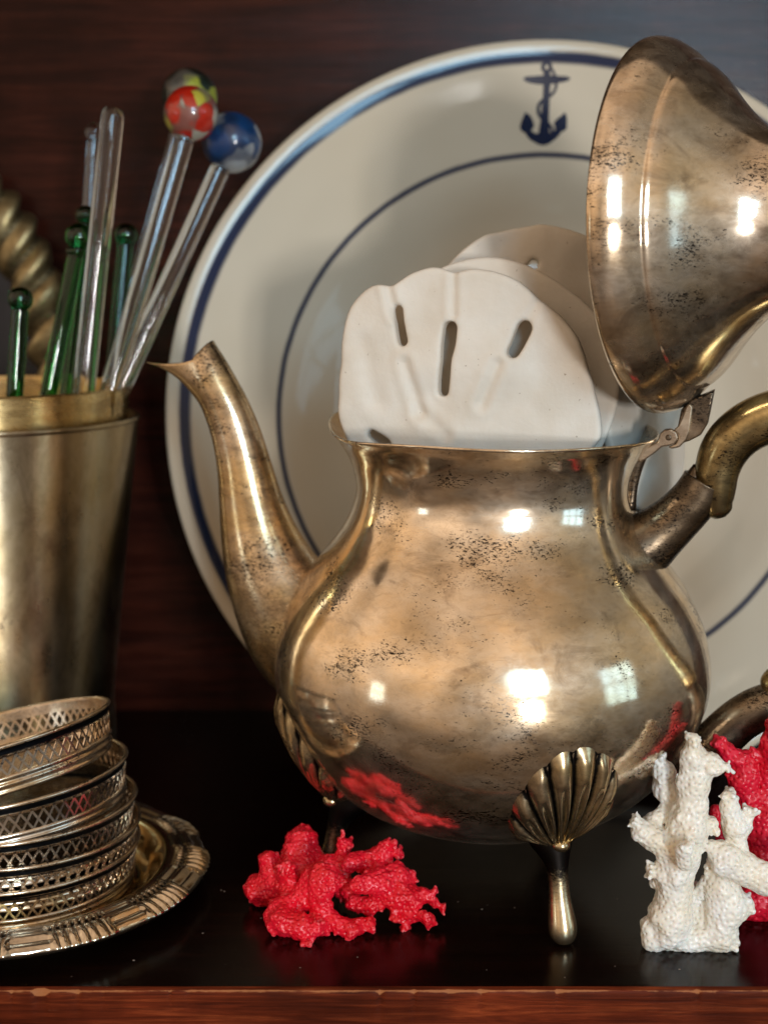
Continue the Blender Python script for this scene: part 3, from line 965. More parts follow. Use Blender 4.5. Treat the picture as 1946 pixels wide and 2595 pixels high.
def coral(name, label, chains, origin, scale, mat, seed, h=0.055, k=0.14, group=None, rough=0.06, fat=1.12, pore=0.135, depth=0.030):
    """chains: lists of (x, y, r, Y) in pixels of an enlarged view -> branches"""
    segs, ends = [], []
    for ch in chains:
        pts = []
        for x, y, r, Y in ch:
            u, v = origin[0] + x / scale, origin[1] + y / scale
            p = P(u, v, Y)
            rr = fat * r / scale * (p[1] * cp + (CAM_H - p[2]) * sp) / FPX
            if p[2] < rr * 0.9:
                p[2] = rr * 0.9
            pts.append((p, rr))
        if len(pts) == 1:
            pts = pts * 2
        dv_ = pts[-1][0] - pts[0][0]
        ends.append((pts[-1][0], pts[-1][1], dv_ / (np.linalg.norm(dv_) + 1e-6)))
        segs += [(pts[i][0], pts[i + 1][0], pts[i][1], pts[i + 1][1]) for i in range(len(pts) - 1)]
    # ragged little teeth round the end of each branch
    teeth = []
    for ch in ends:
        p, rr, d0 = ch
        side = np.cross(d0, [0.3, 0.5, 0.81]); side /= np.linalg.norm(side) + 1e-9
        up_ = np.cross(d0, side)
        rg = np.random.default_rng(len(teeth) + seed * 97)
        nt = int(5 + rr * 12)
        for i_ in range(nt):
            an = 2 * math.pi * (i_ + rg.uniform(-.3, .3)) / nt
            d = (side * math.cos(an) + up_ * math.sin(an)) * rg.uniform(0.7, 1.0) + d0 * rg.uniform(0.25, 0.7)
            c = p + d * rr * 0.85
            teeth.append((c, c + d * rg.uniform(0.05, 0.16), 0.095, 0.045))
    lo = np.min([np.minimum(a - ra, b - rb) for a, b, ra, rb in segs], 0) - 0.35
    hi = np.max([np.maximum(a + ra, b + rb) for a, b, ra, rb in segs], 0) + 0.35
    n = np.ceil((hi - lo) / h).astype(int) + 1
    G = [lo[i] + np.arange(n[i]) * h for i in range(3)]
    F = np.full(tuple(n), 9.0)
    tips = np.zeros(tuple(n))
    rng = np.random.default_rng(seed)
    # knobs that sprout from the branches
    extra = []
    for a, b, ra, rb in segs:
        L = np.linalg.norm(b - a)
        for _ in range(int(1 + L * 1.6)):
            t = rng.uniform(); d = rng.normal(size=3); d /= np.linalg.norm(d)
            r = ra + (rb - ra) * t
            c = a + (b - a) * t + d * r * rng.uniform(0.72, 0.98)
            extra.append((c, c + d * 0.05, rng.uniform(0.08, 0.17), 0.06))
    for a, b, ra, rb in segs + extra + teeth:
        R = max(ra, rb) + 0.4
        l0 = np.minimum(a, b) - R; h0 = np.maximum(a, b) + R
        sl = tuple(slice(max(0, int((l0[i] - lo[i]) / h)), min(n[i], int((h0[i] - lo[i]) / h) + 2)) for i in range(3))
        X = G[0][sl[0]][:, None, None]; Y = G[1][sl[1]][None, :, None]; Z = G[2][sl[2]][None, None, :]
        d = b - a; dd = d.dot(d) + 1e-9
        t = np.clip(((X - a[0]) * d[0] + (Y - a[1]) * d[1] + (Z - a[2]) * d[2]) / dd, 0, 1)
        D = np.sqrt((X - a[0] - d[0] * t) ** 2 + (Y - a[1] - d[1] * t) ** 2 + (Z - a[2] - d[2] * t) ** 2) - (ra + (rb - ra) * t)
        F[sl] = smin(F[sl], D, k if ra > 0.22 else 0.07)
    F = F + rough * 1.4 * field(F.shape, h, 0.55, seed) + rough * 0.9 * field(F.shape, h, 0.24, seed + 1) + rough * 0.45 * field(F.shape, h, 0.12, seed + 2)
    Zg = G[2][None, None, :]
    F = np.maximum(F, 0.0 - Zg + 0.001)
    pos, q = surface_nets(F, lo, h)
    # keep only the piece with most faces
    base = np.array([(lo[0] + hi[0]) / 2, (lo[1] + hi[1]) / 2, 0.0])
    par = np.arange(len(pos))
    for _ in range(400):
        m = par[q].min(1)
        new = par.copy()
        for c in range(4):
            np.minimum.at(new, q[:, c], m)
        new = new[new]
        if (new == par).all():
            break
        par = new
    ids, cnt = np.unique(par, return_counts=True); keep = par == ids[cnt.argmax()]
    remap = np.cumsum(keep) - 1
    q = remap[q[keep[q].all(1)]]; pos = pos[keep]
    # tips: how far a vertex stands out from its neighbourhood (curvature)
    acc = np.zeros_like(pos); c_ = np.zeros(len(pos))
    for s_ in range(4):
        np.add.at(acc, q[:, s_], pos[q].mean(1)); np.add.at(c_, q[:, s_], 1)
    nrm = np.zeros_like(pos)
    fn = np.cross(pos[q[:, 1]] - pos[q[:, 0]], pos[q[:, 2]] - pos[q[:, 0]])
    for s_ in range(4):
        np.add.at(nrm, q[:, s_], fn)
    nrm /= np.linalg.norm(nrm, axis=1)[:, None] + 1e-12
    lap = ((pos - acc / np.maximum(c_, 1)[:, None]) * nrm).sum(1) / h
    for _ in range(2):
        av = lap[q].mean(1); sm_ = np.zeros(len(pos))
        for s_ in range(4):
            np.add.at(sm_, q[:, s_], av)
        lap = sm_ / np.maximum(c_, 1)
    tipv = np.clip((lap - 0.03) / 0.10, 0, 1)
    # pores: spaced points on the surface, each a small sunken cup
    order = rng.permutation(len(pos))[:45000]; cellsz = pore; taken = {}; pts = []
    keyv = np.floor(pos / cellsz).astype(int)
    for i_ in order:
        kx, ky, kz = keyv[i_]; ok = True
        pp = pos[i_]
        for dx in (-1, 0, 1):
            for dy in (-1, 0, 1):
                for dz in (-1, 0, 1):
                    for w_ in taken.get((kx + dx, ky + dy, kz + dz), ()):
                        if abs(w_[0] - pp[0]) < pore and (w_[0] - pp[0]) ** 2 + (w_[1] - pp[1]) ** 2 + (w_[2] - pp[2]) ** 2 < pore * pore:
                            ok = False; break
                    if not ok: break
                if not ok: break
            if not ok: break
        if ok:
            taken.setdefault((kx, ky, kz), []).append(pp); pts.append(pp)
    kd = kdtree.KDTree(len(pts))
    for i_, pp in enumerate(pts):
        kd.insert(pp, i_)
    kd.balance()
    dist = np.array([kd.find(pp)[2] for pp in pos])
    cup_ = np.clip(1 - dist / (pore * 0.40), 0, 1); cup_ = cup_ * cup_ * (3 - 2 * cup_)
    pos = pos - nrm * (cup_ * depth)[:, None] + nrm * (0.010 * np.clip(dist / pore - 0.35, 0, 0.3) / 0.3)[:, None]
    pos[:, 2] = np.maximum(pos[:, 2], 0.0)
    o = mk(name, pos, q, mat, base=base, attr={'tip': tipv, 'pore': cup_})
    return tag(o, label, 'coral', group)


red_ch = [
    [(480, 200, 92, 43.4), (480, 330, 118, 43.2), (500, 470, 120, 42.6)],
    [(232, 345, 62, 42.6), (260, 470, 85, 42.6)], [(362, 420, 66, 41.6), (380, 480, 60, 42.2)],
    [(175, 580, 100, 42.6), (300, 560, 120, 42.5), (430, 560, 110, 42.0)],
    [(560, 480, 80, 41.4), (650, 500, 85, 41.0), (690, 570, 72, 40.9)],
    [(640, 560, 88, 41.2), (640, 680, 80, 41.0), (620, 770, 60, 40.8), (610, 870, 75, 40.5)],
    [(430, 690, 82, 41.4), (330, 760, 92, 40.9), (350, 820, 95, 40.6), (470, 880, 90, 40.4), (580, 910, 85, 40.3)], [(520, 940, 60, 40.2), (518, 1010, 16, 40.0)],
    [(430, 650, 70, 41.6), (520, 640, 75, 41.3)],
    [(690, 790, 62, 40.8), (800, 840, 58, 40.6), (920, 850, 50, 40.6), (995, 830, 56, 40.6)], [(800, 860, 60, 40.6), (850, 945, 26, 40.4)],
    [(640, 380, 60, 43.0), (780, 400, 80, 42.8), (800, 225, 44, 42.8)],
    [(700, 400, 80, 42.8), (790, 480, 78, 42.4), (810, 590, 62, 42.4)],
    [(840, 390, 55, 42.2), (930, 370, 66, 42.4), (1050, 340, 70, 42.4), (1140, 265, 44, 42.4)], [(1130, 280, 40, 42.4), (1195, 292, 20, 42.4)],
    [(1050, 360, 60, 42.6), (1100, 420, 60, 42.2), (1060, 480, 80, 41.8)],
    [(930, 540, 66, 41.0), (1050, 530, 98, 41.4), (1190, 500, 84, 41.6), (1300, 510, 44, 41.8)], [(1210, 440, 28, 41.7)],
    [(1100, 580, 70, 41.4), (1200, 660, 74, 41.2), (1340, 640, 82, 41.3), (1440, 640, 58, 41.3), (1535, 715, 22, 41.3)],
    [(1400, 600, 50, 41.3), (1395, 545, 20, 41.3)], [(1440, 620, 40, 41.3), (1495, 590, 26, 41.3)],
    [(1190, 680, 55, 41.1), (1190, 775, 34, 41.0)], [(1330, 700, 62, 41.1), (1310, 780, 48, 41.0), (1295, 850, 20, 41.0)],
    [(1340, 770, 46, 41.0), (1430, 800, 50, 40.8), (1440, 850, 22, 40.8)],
    [(840, 600, 60, 42.0), (880, 690, 46, 41.6), (1000, 690, 48, 41.4), (1080, 690, 36, 41.4)],
]
coral('coral', 'bright red branching coral piece lying below the pot belly', red_ch, (600, 2060), 2.9625, M_RED, 21, h=0.025, pore=0.128, depth=0.042, rough=0.085)

W0 = 39.7
white_ch = [
    [(470, 1960, 150, W0), (500, 1760, 160, W0), (560, 1540, 140, W0), (560, 1330, 150, W0), (590, 1120, 165, W0), (670, 920, 165, W0), (720, 700, 130, W0), (735, 480, 130, W0), (735, 270, 98, W0), (715, 95, 52, W0)],
    [(760, 370, 110, W0), (900, 330, 90, W0 - .1), (1025, 340, 56, W0 - .2)],
    [(560, 700, 80, W0 + .6), (480, 560, 100, W0 + .9), (450, 400, 90, W0 + .9), (405, 290, 50, W0 + .9)],
    [(560, 780, 90, W0 + .5), (460, 800, 70, W0 + .6), (340, 880, 60, W0 + .3)],
    [(520, 1120, 105, W0), (350, 990, 90, W0), (245, 940, 75, W0), (190, 865, 46, W0)],
    [(500, 1310, 90, W0), (345, 1310, 50, W0)], [(360, 1420, 40, W0 + .3)],
    [(640, 1260, 60, W0 - 1.0), (640, 1120, 58, W0 - 1.1)],
    [(760, 870, 110, W0), (880, 890, 66, W0 - .1), (940, 950, 26, W0 - .2)],
    [(950, 2010, 130, W0), (990, 1850, 130, W0), (1040, 1650, 150, W0), (980, 1470, 130, W0), (970, 1330, 100, W0), (1000, 1220, 110, W0)],
    [(1080, 1640, 110, W0), (1200, 1620, 56, W0)],
    [(900, 1960, 72, W0 - 1.1), (920, 1800, 80, W0 - 1.2), (965, 1640, 52, W0 - 1.1)],
    [(960, 1130, 80, W0 - .2), (1030, 1210, 130, W0 - .3), (1220, 1310, 120, W0 - .3), (1450, 1390, 130, W0 - .4), (1640, 1370, 110, W0 - .5)],
    [(900, 1070, 30, W0 - .2), (980, 1100, 60, W0 - .2)],
    [(1140, 1080, 80, W0), (1110, 900, 98, W0), (1060, 720, 72, W0), (1050, 630, 52, W0)],
    [(1170, 920, 80, W0), (1240, 770, 44, W0)],
    [(320, 1850, 75, W0), (350, 2000, 80, W0), (560, 2040, 80, W0), (760, 2060, 85, W0), (950, 2090, 70, W0), (1060, 2040, 70, W0)],
    [(700, 1560, 110, W0 + .6), (760, 1760, 130, W0 + .7), (770, 1960, 130, W0 + .5), (900, 1560, 90, W0 + .4)],
    [(870, 1300, 40, W0 - .1), (850, 1420, 50, W0 + .1), (800, 1500, 60, W0 + .3)],
]
coral('coral', 'white branching coral standing upright before the crimson coral', white_ch, (1560, 1850), 3.687, M_WHITE, 33, h=0.028, rough=0.055, pore=0.150, depth=0.034, fat=1.2)
C0 = 42.0
crim_ch = [
    [(1250, 1830, 150, C0 - .3), (1420, 1760, 170, C0 - .2), (1400, 1500, 180, C0), (1390, 1250, 190, C0), (1420, 950, 190, C0), (1410, 760, 150, C0 - .1), (1420, 560, 100, C0 - .1), (1440, 380, 96, C0 - .2), (1480, 120, 110, C0 - .5), (1500, -20, 90, C0 - .6)],
    [(1380, 820, 130, C0), (1240, 620, 110, C0 - .2), (1180, 430, 120, C0 - .3), (1160, 290, 90, C0 - .3), (1040, 200, 62, C0 - .3), (950, 130, 34, C0 - .3)],
    [(1220, 300, 60, C0 - .3), (1290, 230, 50, C0 - .3)],
    [(930, 740, 34, C0), (960, 900, 60, C0), (1060, 1080, 80, C0), (1250, 1200, 110, C0)],
    [(1200, 420, 60, C0), (1290, 470, 40, C0)],
    [(1420, 1800, 160, C0 - .2), (1650, 1800, 170, C0)],
    [(1450, 400, 90, C0 - .2), (1620, 260, 80, C0 - .4)],
]
coral('coral', 'crimson branching coral standing behind the white coral', crim_ch, (1560, 1850), 3.687, M_PINK, 44, h=0.032, pore=0.15, depth=0.042)

# ------------------------------------------------------------------ the cup of swizzle sticks
CUX, CUY = -15.65, 54.2
CB = np.array([CUX, CUY, 0.0])   # foot of the tumbler
cup = thing('cup', 'tall brushed metal tumbler holding glass stirrers, behind the coaster stack', 'cup', CB)
cp_out = [(0.02, 0.0), (4.0, 0.0), (4.18, 0.06), (4.25, 0.25), (4.78, 5.1), (5.36, 10.2), (5.88, 14.7), (5.94, 14.97), (6.0, 15.07), (6.0, 15.15), (5.92, 15.19), (5.82, 15.1), (5.74, 14.65), (5.26, 10.2), (4.64, 4.1), (4.2, 0.6), (0.02, 0.5)]
cv, cf = lathe([tuple(q) for q in spline(cp_out, 90)], 128)
cv[:, 2] *= 0.985
mk('body', cv + CB, cf, M_CUP, parent=cup, base=CB)
cl = [(5.30, 12.2), (5.46, 14.5), (5.52, 15.3), (5.58, 16.24), (5.59, 16.32), (5.54, 16.36), (5.48, 16.30), (5.42, 15.3), (5.2, 12.2)]
cv, cf = lathe([tuple(q) for q in spline(cl, 40)], 128)
cv[:, 2] *= 0.985
mk('collar', cv + CB, cf, M_COLLAR, parent=cup, base=CB, label='smooth brass inner collar')


def cup_marks():
    """worn stamped letters just under the rim"""
    V, F = [], []
    strokes = []
    def S(x, *segs):
        for s in segs:
            strokes.append([(x + a, b) for a, b in s])
    S(0.00, [(.3, .95), (.1, 1), (0, .8), (.15, .55), (.3, .4), (.2, .1), (0, .1)], [(.35, 1), (.35, .1)])
    S(0.95, [(.35, .9), (.1, 1), (0, .75), (.3, .45), (.3, .15), (0, .05)])
    S(1.45, [(0, 1), (0, 0)])
    S(1.75, [(0, 1), (0, 0)], [(0, 1), (.3, .9), (.3, .6), (0, .5)])
    S(2.2, [(0, 0), (0, 1), (.3, 1)], [(0, .5), (.25, .5)])
    for pts in strokes:
        for a, b in zip(pts[:-1], pts[1:]):
            n = 4
            for i in range(n):
                x = a[0] + (b[0] - a[0]) * (i + .5) / n; y = a[1] + (b[1] - a[1]) * (i + .5) / n
                z = 13.5 + y * 0.42; r = np.interp(z, [10.2, 14.7], [5.36, 5.88]) + 0.006
                th = math.radians(-90 + 4 + x * 9.0)
                w = 0.022
                b0 = len(V)
                for dx, dz in ((-w, -w), (w, -w), (w, w), (-w, w)):
                    t2 = th + dx / r
                    V.append((r * math.cos(t2) + CUX, r * math.sin(t2) + CUY, z + dz))
                F.append((b0, b0 + 1, b0 + 2, b0 + 3))
    mk('stamped_letters', V, F, M_DARKBK, parent=cup, base=CB)


cup_marks()


def c1(x, y):
    return x / 2.212, 100 + y / 2.212


def stick(label, mat, top, low, Ytop, Ylow, rad_px, ball_px=None, spots=None, collar=False, ballmat=None, zend=1.2):
    a = P(*c1(*top), Ytop); b = P(*c1(*low), Ylow)
    d = (b - a) / np.linalg.norm(b - a)
    e = a + d * ((zend - a[2]) / d[2])
    # stay inside the tumbler
    k = 1.0
    rmax = 3.3
    off = e[:2] - CB[:2]
    if np.linalg.norm(off) > rmax:
        e[:2] = CB[:2] + off / np.linalg.norm(off) * rmax
    pxcm = FPX / (Ytop * cp)
    r = rad_px / 2.212 / pxcm
    s = thing('swizzle_stick', label, 'swizzle stick', e, 'glass swizzle sticks in the tumbler')
    ax = a - e; L = np.linalg.norm(ax); ax /= L
    top_r = ball_px / 2.212 / pxcm if ball_px else r
    end = a - ax * (top_r * 0.85 if ball_px else 0)
    n = 26
    # below the rim the rod bends nowhere: a straight drawn-glass rod with rounded ends
    tt = np.concatenate([[0, 0.002, 0.008], np.linspace(0.02, 0.985, n), [0.995, 0.999, 1.0]])
    pts = e + np.outer(tt, end - e)
    rr = np.full(len(tt), r); rr[0], rr[1] = r * .3, r * .8
    if not ball_px:
        rr[-1], rr[-2], rr[-3] = r * .25, r * .75, r * .95
    v, f = sweep(pts, rr, 20, ref=(0, 1, 0.01))
    mk('rod', v, f, mat, parent=s, base=e)
    if ball_px:
        bv_, bf_ = ball(a, top_r, 36, 22)
        kb = mk('ball', bv_, bf_, ballmat or mat, parent=s, base=e)
        if collar:
            cv_, cf_ = ball(a - ax * top_r * 1.05, r * 1.25, 20, 10, (1, 1, .6))
            mk('neck', cv_, cf_, mat, parent=s, base=e)
        if spots:
            sv_, sf_ = ball(a, top_r * 0.84, 32, 20)
            mk('colour_core', sv_, sf_, spots, parent=kb, base=e)
    return s




def core_mat(name, stops, scale, seed, tail=(0.22, 0.19, 0.16)):
    t = NT(name)
    co = t.mapping((1, 1, 1), (seed, seed * .7, 0))
    w = t.n.new('ShaderNodeTexNoise'); w.inputs['Scale'].default_value = 2.0; t.l.new(co, w.inputs['Vector'])
    wc = t.mix(0.25, co, w.outputs['Color'], 'ADD')
    v = t.n.new('ShaderNodeTexVoronoi'); v.inputs['Scale'].default_value = scale; t.l.new(wc, v.inputs['Vector'])
    sep = t.n.new('ShaderNodeSeparateColor'); t.l.new(v.outputs['Color'], sep.inputs[0])
    n = t.n.new('ShaderNodeValToRGB'); n.color_ramp.interpolation = 'CONSTANT'
    el = n.color_ramp.elements
    el[0].position, el[0].color = 0.0, (*stops[0][1], 1)
    el[1].position, el[1].color = stops[1][0], (*stops[1][1], 1)
    for p_, c_ in stops[2:]:
        el.new(p_).color = (*c_, 1)
    t.l.new(sep.outputs[0], n.inputs[0])
    edge = t.ramp(v.outputs['Distance'], (0.50, 0), (0.66, 0.7))
    t.set(Base_Color=t.mix(edge, n.outputs[0], tail), Roughness=0.3)
    return t.m


red_spots = core_mat('red_yellow_core', [(0, (0.80, 0.03, 0.008)), (0.45, (0.85, 0.78, 0.10)), (0.58, (0.70, 0.66, 0.56)), (0.74, (0.78, 0.025, 0.008))], 1.5, 3.0)
blue_spots = core_mat('blue_core', [(0, (0.008, 0.07, 0.24)), (0.45, (0.004, 0.022, 0.09)), (0.74, (0.55, 0.60, 0.66))], 1.2, 5.0, (0.02, 0.04, 0.10))
yel_spots = core_mat('yellow_core', [(0, (0.02, 0.03, 0.02)), (0.55, (0.55, 0.60, 0.08)), (0.8, (0.03, 0.05, 0.04))], 1.3, 7.0)
stick('clear glass stirrer topped by a red and yellow spotted ball', M_CLEAR, (1070, 415), (660, 1840), 54.2, 52.8, 56, 150, red_spots)
stick('clear glass stirrer topped by a dark blue spotted ball', M_CLEAR, (1300, 575), (720, 1860), 55.6, 54.4, 54, 165, blue_spots)
stick('clear glass stirrer with a pale yellow spotted ball, behind the red one', M_CLEAR, (1062, 318), (640, 1840), 57.8, 56.4, 48, 152, yel_spots)
stick('plain clear glass rod with rounded end, between green stirrers and ball-topped ones', M_CLEAR, (635, 380), (520, 1860), 52.6, 52.0, 62)
stick('thin clear glass stirrer with a small clear knob, behind the plain rod', M_CLEAR, (530, 520), (440, 1860), 57.0, 55.8, 38, 50)
stick('bright green glass stirrer with round knob and collar', M_GREEN, (445, 1105), (280, 1930), 52.9, 52.3, 48, 78, collar=True)
stick('dark green glass stirrer whose bud tip rises behind the collared one', M_GREEND, (482, 985), (380, 1900), 55.4, 54.6, 40, 56)
stick('dark green glass stirrer behind the plain clear rod', M_GREEND, (708, 1095), (640, 1860), 56.0, 55.4, 46, 66)
stick('short dark green glass stirrer before the gilt rope frame', M_GREEND, (115, 1455), (80, 1950), 51.5, 51.1, 48, 70)
stick('green glass stirrer leaning beside the plain clear rod, top hidden', M_GREEN, (490, 1190), (415, 1930), 53.6, 52.9, 40, 52)

# ------------------------------------------------------------------ gilt oval frame behind the cup
FR = np.array([-20.5, 61.9, 0.0])
frame = thing('oval_frame', 'gilt rope-twist oval frame leaning on the panel behind the tumbler', 'frame', FR)
fa, fb, ft_ = 6.3, 11.9, 0.85
V, pt = [], []
NS, NT_ = 420, 36
for i in range(NS):
    t = 2 * math.pi * i / NS
    c = np.array([fa * math.cos(t), 0, fb * math.sin(t) + fb + 1.05])
    n = np.array([math.cos(t) / fa, 0, math.sin(t) / fb]); n /= np.linalg.norm(n)
    for j in range(NT_):
        p_ = 2 * math.pi * j / NT_
        lobe = 1 - 2 * abs(math.sin(24 * t + p_ * 1.0)) ** 1.0
        rr = ft_ * (1 - 0.22 * lobe + 0.07 * math.sin(60 * t + 4 * p_))
        q = n * math.cos(p_) * rr * 1.25 + np.array([0, -1, 0]) * math.sin(p_) * rr * 0.85
        V.append(c + q + FR); pt.append(np.clip(0.25 + 0.55 * lobe, 0, 0.8))
f_ = []
for i in range(NS):
    for j in range(NT_):
        i2, j2 = (i + 1) % NS, (j + 1) % NT_
        f_.append((i * NT_ + j, i2 * NT_ + j, i2 * NT_ + j2, i * NT_ + j2))
V = np.array(V); V[:, 2] -= V[:, 2].min()
mk('rope_border', V, f_, M_GILT, parent=frame, base=FR, attr={'patina': pt})
cz = fb + 1.05
bk = [(FR[0] + (fa - .3) * math.cos(a), FR[1] + 0.3 + dy, cz + (fb - .3) * math.sin(a)) for dy in (0, .3) for a in np.linspace(0, 2 * math.pi, 61)[:-1]]
bfc = [tuple(range(60))[::-1], tuple(range(60, 120))] + [(i, (i + 1) % 60, 60 + (i + 1) % 60, 60 + i) for i in range(60)]
mk('backing', bk, bfc, M_DARKBK, parent=frame, base=FR, smooth=False)

# ------------------------------------------------------------------ silver tray
TC = np.array([-12.35, 43.95, 0.0])
tray = thing('tray', 'small round silver tray with cast shell-and-bead border under the coasters', 'tray', TC)
bowl = [(0.02, 0.16), (3.75, 0.16), (4.05, 0.20), (4.35, 0.36), (4.62, 0.66), (4.86, 0.90), (5.02, 0.98), (5.18, 0.97), (5.18, 0.88), (4.95, 0.78), (4.62, 0.45), (4.3, 0.12), (4.0, 0.0), (0.02, 0.0)]
tv, tf = lathe([tuple(q) for q in spline(bowl, 60)], 128)
mk('bowl', tv + TC, tf, M_TRAYBOWL, parent=tray, base=TC)
V, pt = [], []
nT, nS = 960, 30
for i in range(nS):
    s = i / (nS - 1)
    for j in range(nT):
        th = 2 * math.pi * j / nT
        per = (math.degrees(th) + 9) % 30.0 / 30.0                 # twelve repeats
        w_ = abs(per - 0.40)
        g = max(0.0, min(1.0, (0.36 - w_) / 0.12)); g = g * g * (3 - 2 * g)
        size = 1.0 - 1.5 * w_                                      # beads shrink away from the middle of a cluster
        rib = max(0.0, math.cos(math.pi * 7 * (per - 0.40) / 0.60)) ** 2
        rib = abs(math.cos(math.pi * 7 * (per - 0.40) / 0.66)) ** 0.75
        leaf = abs(math.sin(math.pi * 13 * per + 4 * s)) ** 0.7
        ri, ro = 5.12, 6.30 + g * (0.08 + 0.10 * rib * size)
        r = ri + (ro - ri) * s
        z = 1.0 + 0.08 * math.sin(math.pi * s) - 0.24 * s
        mould = 0.05 * math.sin(math.pi * min(1, s / 0.30)) ** 2 + (0.09 * math.sin(math.pi * (s - 0.36) / 0.36) ** 1 if 0.36 < s < 0.72 else 0) + (0.05 * math.sin(math.pi * (s - 0.72) / 0.28) if s >= 0.72 else 0)
        z += (1 - g) * mould
        bead = math.sin(math.pi * min(1, max(0, (s - 0.40) / 0.58))) ** 0.55 if s > 0.40 else 0
        bead2 = math.sin(math.pi * min(1, max(0, (s - 0.08) / 0.32))) if 0.08 < s < 0.40 else 0
        fine = abs(math.cos(math.pi * 12 * (per - 0.40) / 0.60))
        z += g * size * (0.15 * rib * bead * (1 - 0.35 * (1 - fine) * (s > 0.8)) + 0.12 * leaf * bead2)
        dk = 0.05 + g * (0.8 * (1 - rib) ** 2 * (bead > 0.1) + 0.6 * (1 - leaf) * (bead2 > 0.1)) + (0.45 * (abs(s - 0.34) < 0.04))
        V.append((r * math.cos(th), r * math.sin(th), z)); pt.append(min(1, dk))
# underside
for r, z in ((6.30, 0.60), (6.1, 0.60), (5.15, 0.84)):
    for j in range(nT):
        th = 2 * math.pi * j / nT
        V.append((r * math.cos(th), r * math.sin(th), z)); pt.append(0.2)
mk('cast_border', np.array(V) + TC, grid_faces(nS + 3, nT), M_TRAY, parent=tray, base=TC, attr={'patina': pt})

# ------------------------------------------------------------------ pierced coasters


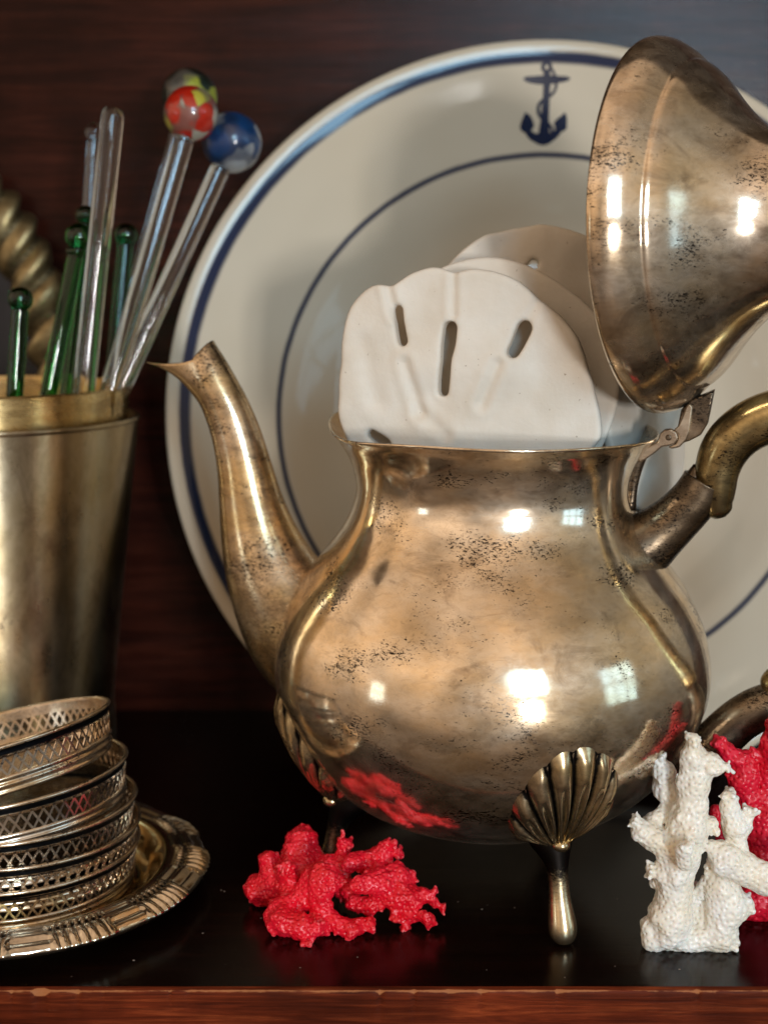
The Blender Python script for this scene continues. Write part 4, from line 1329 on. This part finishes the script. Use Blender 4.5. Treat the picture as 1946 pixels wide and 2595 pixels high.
def coaster_meshes():
    H = 1.55
    rr = lambda z: 3.98 + 0.30 * (z / H)
    parts = {}
    # floor and lower moulding
    low = [(0.02, 0.10), (3.6, 0.10), (3.86, 0.14), (rr(0.1) - .05, 0.20), (rr(.45) - .05, 0.50), (rr(.45) - .01, 0.52), (rr(.5) + .06, 0.50), (rr(.5) + .10, 0.44), (rr(.4) + .05, 0.38), (rr(.35) + .02, 0.35), (rr(.3) + .09, 0.30), (rr(.3) + .11, 0.25), (rr(.2) + .05, 0.18), (rr(.1) + .02, 0.14), (rr(.1) + .08, 0.09), (rr(0) + .09, 0.03), (rr(0) + .03, 0.0), (3.7, 0.0), (3.6, 0.05), (0.02, 0.05)]
    v, f = lathe(low, 120)
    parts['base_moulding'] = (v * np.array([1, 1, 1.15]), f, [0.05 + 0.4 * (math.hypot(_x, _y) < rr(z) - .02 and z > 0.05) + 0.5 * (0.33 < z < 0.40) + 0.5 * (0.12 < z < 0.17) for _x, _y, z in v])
    # plain band and rolled rim
    band = [(rr(q) + d_, q + .09) for q, d_ in ((1.05, -.03), (1.05, .02), (1.2, .02), (1.32, .03), (1.35, .09), (1.39, .11), (1.44, .08), (1.46, .01), (1.43, -.05), (1.36, -.05), (1.2, -.03), (1.05, -.03))]
    v, f = lathe(band, 120)
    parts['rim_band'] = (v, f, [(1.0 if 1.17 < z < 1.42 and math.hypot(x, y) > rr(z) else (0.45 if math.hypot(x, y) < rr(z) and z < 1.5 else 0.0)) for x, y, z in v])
    # pierced lattice
    N = 74; V, F = [], []
    z0, z1 = 0.57, 1.15
    def P3(th, z, off):
        r = rr(z) + off
        return (r * math.cos(th), r * math.sin(th), z)
    w = 0.036
    for i in range(N):
        a, b = 2 * math.pi * i / N, 2 * math.pi * (i + 1) / N
        for (t0, t1, o) in ((a, b, 0.0), (b, a, 0.004)):
            dt = (t1 - t0)
            L = math.hypot(dt * 4.1, z1 - z0)
            nx, nz = -(z1 - z0) / L * w / 4.1, dt * 4.1 / L * w
            b0 = len(V)
            for off in (o + 0.025, o - 0.025):
                for (t, z) in ((t0, z0), (t1, z1)):
                    for sg in (1, -1):
                        V.append(P3(t + nx * sg, z + nz * sg, off))
            F += [(b0, b0 + 1, b0 + 3, b0 + 2), (b0 + 4, b0 + 6, b0 + 7, b0 + 5), (b0, b0 + 2, b0 + 6, b0 + 4), (b0 + 1, b0 + 5, b0 + 7, b0 + 3)]
    parts['pierced_lattice'] = (np.array(V), F, [0.0] * len(V))
    return parts


cm = coaster_meshes()
C_GROUP = 'pierced silver coasters stacked on the tray'
stack = [  # dx, dy, z of base, right-up, front-up, spin, label
    (0.00, 0.05, 0.19, 0.0, 1.0, 0, 'pierced silver coaster lying on the tray floor, lowest of its stack'),
    (0.02, 0.00, 0.93, -0.6, 2.0, 11, 'pierced silver coaster nested second from the bottom of the stack'),
    (0.00, 0.00, 1.60, 2.0, 2.8, 31, 'pierced silver coaster in the middle of the stack of five'),
    (-0.16, 0.05, 2.60, 6.5, 3.5, 47, 'pierced silver coaster just under the tilted topmost one'),
    (-0.50, 0.10, 3.92, 13.0, 7.0, 5, 'pierced silver coaster tilted steeply, topmost of the stack'),
]
cm_mesh = {}
for i, (dx, dy, z, ru, fu, spin, lab) in enumerate(stack):
    b = TC + np.array([-0.22 + dx, dy - 0.15, z])
    c = thing('coaster', lab, 'coaster', b, C_GROUP)
    c.rotation_euler = (Matrix.Rotation(math.radians(-ru), 3, 'Y') @ Matrix.Rotation(math.radians(-fu), 3, 'X') @ Matrix.Rotation(math.radians(spin), 3, 'Z')).to_euler()
    for nm, (v, f, p_) in cm.items():
        if nm not in cm_mesh:
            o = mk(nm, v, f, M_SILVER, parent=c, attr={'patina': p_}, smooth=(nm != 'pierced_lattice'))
            cm_mesh[nm] = o.data
        else:
            o = bpy.data.objects.new(nm, cm_mesh[nm]); link(o, c)

# ------------------------------------------------------------------ dust on the shelf
rng = random.Random(5)
V, F = [], []
for _ in range(45):
    x, y = rng.uniform(-13, 13), rng.uniform(FRONT_Y + .3, 44)
    s = rng.uniform(0.008, 0.02)
    b0 = len(V)
    v, f = ball((x, y, s * .5), s, 6, 4, (rng.uniform(.7, 2.5), 1, .5))
    V += v.tolist(); F += [tuple(i + b0 for i in q) for q in f]
d = mk('dust_specks', V, F, simple('dust', (0.35, 0.27, 0.22), 0.9).m, kind='stuff')
d['label'] = 'pale dust specks scattered on the dark shelf top'; d['category'] = 'dust'
